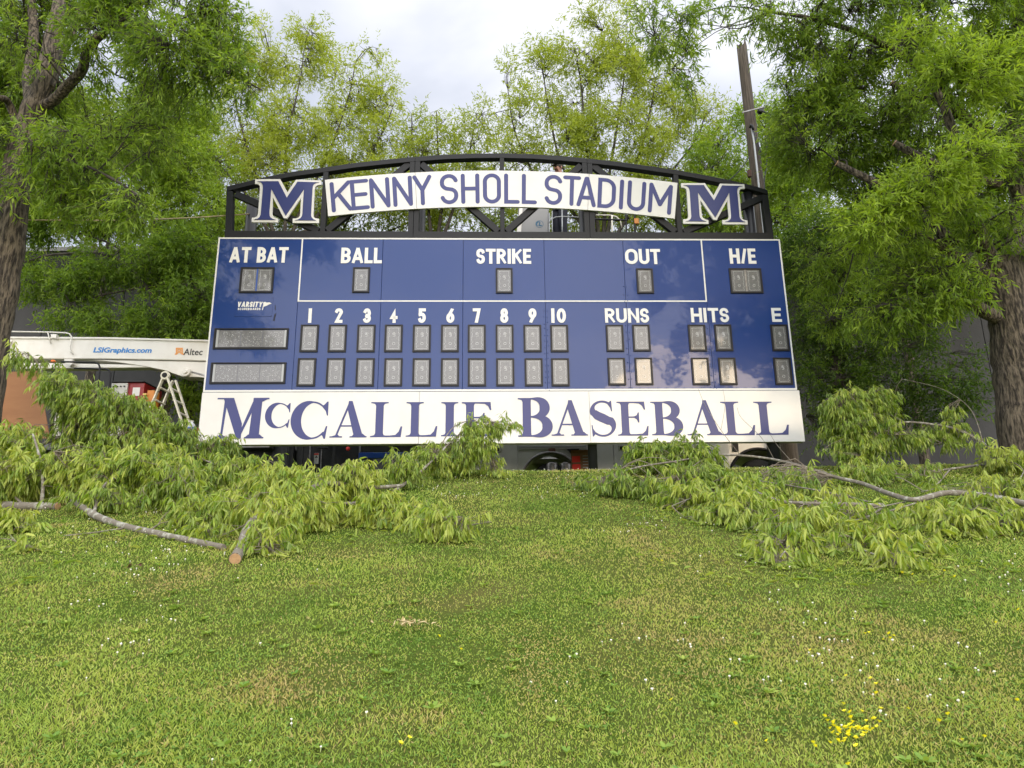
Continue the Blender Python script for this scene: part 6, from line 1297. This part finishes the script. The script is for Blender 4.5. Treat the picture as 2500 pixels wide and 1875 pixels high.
# ------------------------------------------------------------------ grass and clover
def scatter(n, y0, y1, p, seed, extra=1.6):
    r = np.random.default_rng(seed)
    u = r.random(n); e = 1.0001-p
    y = (y0**e+(y1**e-y0**e)*u)**(1/e)
    hw = y*0.76+extra; x = (r.random(n)*2-1)*hw
    return x, y, r
def turf(n, y0, y1, p, seed, Lr, Wr, name):
    global NL
    x, y, r = scatter(n, y0, y1, p, seed)
    dens = vn(x, y, 0.35, 5)*0.6+vn(x, y, 0.12, 6)*0.4
    keep = r.random(n) < 0.45+0.9*dens; x = x[keep]; y = y[keep]; n = len(x); z = gz(x, y)
    P = np.stack([x, y, z-0.003], 1)
    lean = r.normal(0, 0.5, (n, 2)); D = unit(np.stack([lean[:, 0], lean[:, 1], np.ones(n)*0.9], 1))
    a = r.random(n)*2*PI; S = unit(np.cross(D, np.stack([np.cos(a), np.sin(a), np.zeros(n)], 1)))
    tall = vn(x, y, 0.6, 8)
    gr = 0.75+0.11*y; Ln = r.uniform(*Lr, n)*(0.6+0.8*tall)*(0.85+0.06*y)
    V, F, kk = leaf_arrays(P, D, S, Ln, r.uniform(*Wr, n)*gr, 0.15, 0.12)
    b1 = vn(x, y, 1.5, 21); b2 = vn(x, y*1.4, 0.55, 22); b3 = vn(x, y, 0.22, 23)
    brown = 0.95*sstep(0.60, 0.84, 0.38*b1+0.36*b2+0.26*b3+0.1*r.normal(0, 1, n)*0.5)
    g0 = 0.12+0.50*vn(x, y, 0.9, 31)+0.34*vn(x, y, 0.22, 32)
    tint = g0*(1-brown)+0.08*brown+r.normal(0, 0.12, n)
    straw = r.random(n) < 0.07; tint[straw] = r.uniform(0, 0.15, straw.sum())
    tint = np.clip(tint, 0, 1)
    o = np_obj(name, np_mesh(name, V, F, LF['grass'], np.repeat(tint, kk))); o['kind'] = 'stuff'; NL += len(F); return o
turf(400000, 2.5, 13.6, 1.5, 71, (0.010, 0.034), (0.0032, 0.0054), 'grass')
# clover leaves
def clover(n, y0, y1, p, seed, s0, s1):
    global NL
    x, y, r = scatter(n, y0, y1, p, seed)
    k = vn(x, y, 0.8, 41)*0.6+vn(x, y, 0.25, 42)*0.4 > 0.47
    x = x[k]; y = y[k]; n = len(x); z = gz(x, y)+r.uniform(0.008, 0.035, n)
    P = np.repeat(np.stack([x, y, z], 1), 3, 0); a = np.repeat(r.random(n)*2*PI, 3)+np.tile([0, 2.09, 4.19], n)
    D = unit(np.stack([np.cos(a), np.sin(a), r.normal(0.1, 0.35, 3*n)], 1)); S = unit(np.cross(D, np.array([0, 0, 1.0])+r.normal(0, .25, D.shape)))
    L_ = np.repeat(r.uniform(s0, s1, n), 3)
    V, F, kk = leaf_arrays(P, D, S, L_, L_*0.95, 0.1, 0.05)
    tint = np.clip(0.92+r.normal(0, 0.12, 3*n), 0, 1)
    o = np_obj('clover', np_mesh('clover', V, F, LF['grass'], np.repeat(tint, kk))); o['kind'] = 'stuff'; NL += len(F)
clover(24000, 2.5, 7.0, 1.6, 81, 0.007, 0.014)
clover(16000, 6.5, 13.4, 1.2, 82, 0.012, 0.02)
# sparse taller grass along the crest and yard behind
# clover heads and buttercups
def heads(pts, name, material, r0, r1, seed, lift=(0.018, 0.042), flat=0.85):
    rn = np.random.default_rng(seed); t_ = (1+5**.5)/2
    iv = unit(np.array([(-1, t_, 0), (1, t_, 0), (-1, -t_, 0), (1, -t_, 0), (0, -1, t_), (0, 1, t_), (0, -1, -t_), (0, 1, -t_), (t_, 0, -1), (t_, 0, 1), (-t_, 0, -1), (-t_, 0, 1)], float))
    fi = [(0, 11, 5), (0, 5, 1), (0, 1, 7), (0, 7, 10), (0, 10, 11), (1, 5, 9), (5, 11, 4), (11, 10, 2), (10, 7, 6), (7, 1, 8), (3, 9, 4), (3, 4, 2), (3, 2, 6), (3, 6, 8), (3, 8, 9), (4, 9, 5), (2, 4, 11), (6, 2, 10), (8, 6, 7), (9, 8, 1)]
    vs, fs = [], []
    for (x, y) in pts:
        r = rn.uniform(r0, r1); z = gzf(x, y)+rn.uniform(*lift); b_ = len(vs)
        j = iv*np.array([1, 1, flat])*(r*(1+rn.uniform(-.18, .18, (12, 1))))
        vs += [tuple(q) for q in j+np.array([x, y, z])]; fs += [tuple(i_+b_ for i_ in f) for f in fi]
        b_ = len(vs); vs += [(x-0.0007, y, z-r*0.5), (x+0.0007, y, z-r*0.5), (x+0.0005, y, z-0.025)]; fs.append((b_, b_+1, b_+2))
    me = bpy.data.meshes.new(name); me.from_pydata(vs, [], fs); me.materials.append(material); o = np_obj(name, me); o['kind'] = 'stuff'; return o
x, y, r = scatter(7600, 2.6, 12.4, 0.8, 91, 0.6)
k = (vn(x, y, 1.1, 51)*0.6+vn(x, y, 0.4, 52)*0.4) + 0.07*(x > 0)*sstep(-2, 4, x) + r.normal(0, 0.15, len(x)) > 0.79
far = (y > 9) & (np.abs(x-1.5) < 3.5) & (r.random(len(x)) < 0.4)
pts = [(a, b_) for a, b_ in zip(x[k | far], y[k | far])]
heads(pts, 'clover_flowers', M['clover_head'], 0.0045, 0.0078, 5)
print('clover heads', len(pts))
# buttercups: the clump low on the right and strays
rn = random.Random(4); bc = []
for _ in range(62):
    px_, py_ = rn.gauss(2075, 42), rn.gauss(1824, 25); g_ = ground_at(px_, py_); bc.append((g_.x, g_.y))
for px_, py_ in ((2116, 1573), (2125, 1569), (2160, 1590), (2173, 1571), (2187, 1584), (2178, 1591), (1981, 1618), (2070, 1690), (2129, 1688), (2143, 1702), (2143, 1722), (2223, 1767), (2297, 1789), (2321, 1792), (2412, 1848), (2358, 1867), (2490, 1514), (2437, 1553), (1875, 1853), (978, 1854), (999, 1862), (1073, 1582), (1126, 1614), (1800, 1820), (980, 1860), (2230, 1420), (2206, 1419), (2335, 1435), (1617, 1388), (2490, 1747), (2310, 1420), (1640, 1745)):
    g_ = ground_at(px_, py_); bc.append((g_.x, g_.y))
vs, fs = [], []
for (x_, y_) in bc:
    z_ = gzf(x_, y_)+rn.uniform(0.04, 0.07); b_ = len(vs); vs.append((x_, y_, z_-0.004)); R_ = rn.uniform(0.008, 0.0115); a0 = rn.random()*6; tx, ty = rn.uniform(-.5, .5), rn.uniform(-.8, .2)
    for q in range(10):
        a = a0+q*PI/5; rr_ = R_*(1 if q % 2 else 0.72); dx, dy = rr_*math.cos(a), rr_*math.sin(a); vs.append((x_+dx, y_+dy, z_+0.004+dx*tx+dy*ty))
    fs += [(b_, b_+1+q, b_+1+(q+1) % 10) for q in range(10)]
me = bpy.data.meshes.new('buttercups'); me.from_pydata(vs, [], fs); me.materials.append(M['buttercup']); o = np_obj('buttercups', me); o['kind'] = 'stuff'
# little heaps of dead leaves
def heap(px_, py_, n, spread, label, L_, W_, col, seed):
    g_ = ground_at(px_, py_); rn = np.random.default_rng(seed)
    P = np.stack([g_.x+rn.normal(0, spread, n), g_.y+rn.normal(0, spread*0.45, n), np.zeros(n)], 1); P[:, 2] = gz(P[:, 0], P[:, 1])+0.045+0.02*rn.random(n)
    D = unit(np.stack([rn.normal(0, 1, n), rn.normal(0, .6, n), rn.normal(0.1, .35, n)], 1)); S = unit(np.cross(D, np.array([0, 0, 1.0])+rn.normal(0, .4, D.shape)))
    V, F, kk = leaf_arrays(P, D, S, L_*rn.uniform(.6, 1.2, n), W_*rn.uniform(.7, 1.2, n), 0.3, 0.2, True)
    o = np_obj('dead_leaves', np_mesh('dead_leaves', V, F, col)); o['kind'] = 'stuff'; o['label'] = label
heap(1000, 1542, 44, 0.075, 'small heap of curled tan dead leaves in the grass', 0.05, 0.012, M['debris'], 1)
heap(326, 1400, 14, 0.035, 'reddish dead leaves below the long log', 0.045, 0.014, M['rust'], 2)
heap(2420, 1306, 40, 0.25, 'reddish litter near the right edge', 0.05, 0.012, M['rust'], 3)
# scattered torn leaves and twig bits round the piles
x, y, r = scatter(2600, 5.2, 12.2, 0.6, 97, 0.3); k = (np.abs(x) > 0.9+0.12*(y-5)) & (vn(x, y, 0.8, 61) > 0.42); x = x[k]; y = y[k]; n = len(x)
P = np.stack([x, y, gz(x, y)+0.03], 1); D = unit(np.stack([r.normal(0, 1, n), r.normal(0, 1, n), r.normal(0, .25, n)], 1)); S = unit(np.cross(D, np.array([0, 0, 1.0])+r.normal(0, .5, (n, 3))))
V, F, kk = leaf_arrays(P, D, S, r.uniform(0.05, 0.11, n), r.uniform(0.012, 0.022, n), 0.2, 0.2, True)
o = np_obj('fallen_leaves', np_mesh('fallen_leaves', V, F, LF['cut'], np.repeat(np.clip(r.normal(.75, .2, n), 0, 1), kk))); o['kind'] = 'stuff'
# broad-leaf weed rosettes
x, y, r = scatter(420, 2.7, 11.5, 1.0, 98, 0.8); n = len(x); a = np.repeat(r.random(n)*6.28, 7)+np.tile(np.arange(7)*0.9, n); sz = np.repeat(r.uniform(0.025, 0.06, n), 7)
P = np.repeat(np.stack([x, y, gz(x, y)+0.012], 1), 7, 0); D = unit(np.stack([np.cos(a), np.sin(a), r.uniform(0.2, 0.7, 7*n)], 1)); S = unit(np.cross(D, np.array([0, 0, 1.0])+r.normal(0, .2, D.shape)))
V, F, kk = leaf_arrays(P, D, S, sz, sz*0.38, 0.15, 0.1, True)
o = np_obj('weeds', np_mesh('weeds', V, F, LF['grass'], np.repeat(np.clip(r.normal(.8, .12, 7*n), 0, 1), kk))); o['kind'] = 'stuff'
# dry litter and weeds behind the crest around the wheels
x, y, r = scatter(9000, 12.6, 17.5, 0.5, 93, 1.0); n = len(x)
P = np.stack([x, y, gz(x, y)], 1); D = unit(np.stack([r.normal(0, .5, n), r.normal(0, .5, n), np.ones(n)], 1)); S = unit(np.cross(D, r.normal(size=(n, 3))))
V, F, kk = leaf_arrays(P, D, S, r.uniform(0.05, 0.14, n), r.uniform(0.006, 0.012, n), 0.1, 0.3)
o = np_obj('grass', np_mesh('yard_grass', V, F, LF['grass'], np.repeat(np.clip(r.normal(.5, .2, n), 0, 1), kk))); o['kind'] = 'stuff'
# woods behind the photographer, seen mirrored in the glossy blue face
rng_ = np.random.default_rng(77); n = 9000
cl = [(10.6, -8, 18.2, 3.0, 3.6), (14.6, -8.5, 18, 3.2, 4.2), (18.5, -8, 16, 3.0, 5), (12.4, -8, 14.6, 2.2, 1.5), (8.6, -8, 15.2, 1.1, 1.2), (10.3, -8, 12.9, 0.9, 0.9), (15.6, -8, 13.4, 1.9, 2.0), (13.4, -8, 11.6, 0.9, 0.8), (9.4, -8, 11.4, 0.5, 0.8), (11.6, -8, 10.1, 0.7, 0.5), (14.9, -8, 10.4, 0.9, 0.7), (23, -10, 9, 4, 6), (-26, -12, 9, 5, 6), (-20, -14, 7, 4, 5)]
wt_ = np.array([q[3]*q[4] for q in cl])**0.9; kk_ = rng_.choice(len(cl), n, p=wt_/wt_.sum()); c_ = np.array(cl)[kk_]; d_ = unit(rng_.normal(size=(n, 3))); rr_ = rng_.random(n)**0.4
P = c_[:, :3]*[1, 1, 0]+np.stack([d_[:, 0]*c_[:, 3]*rr_, d_[:, 1]*c_[:, 3]*0.6*rr_, c_[:, 2]+d_[:, 2]*c_[:, 4]*rr_], 1)
D = unit(rng_.normal(size=(n, 3))); S = unit(np.cross(D, rng_.normal(size=(n, 3))))
V, F, kk = leaf_arrays(P, D, S, np.full(n, 0.62), np.full(n, 0.4), 0.2, 0.1)
wd = np_obj('woods', np_mesh('woods', V, F, LF['near'], np.repeat(rng_.random(n)*0.6, kk))); wd['kind'] = 'stuff'
print('leaf faces', NL)
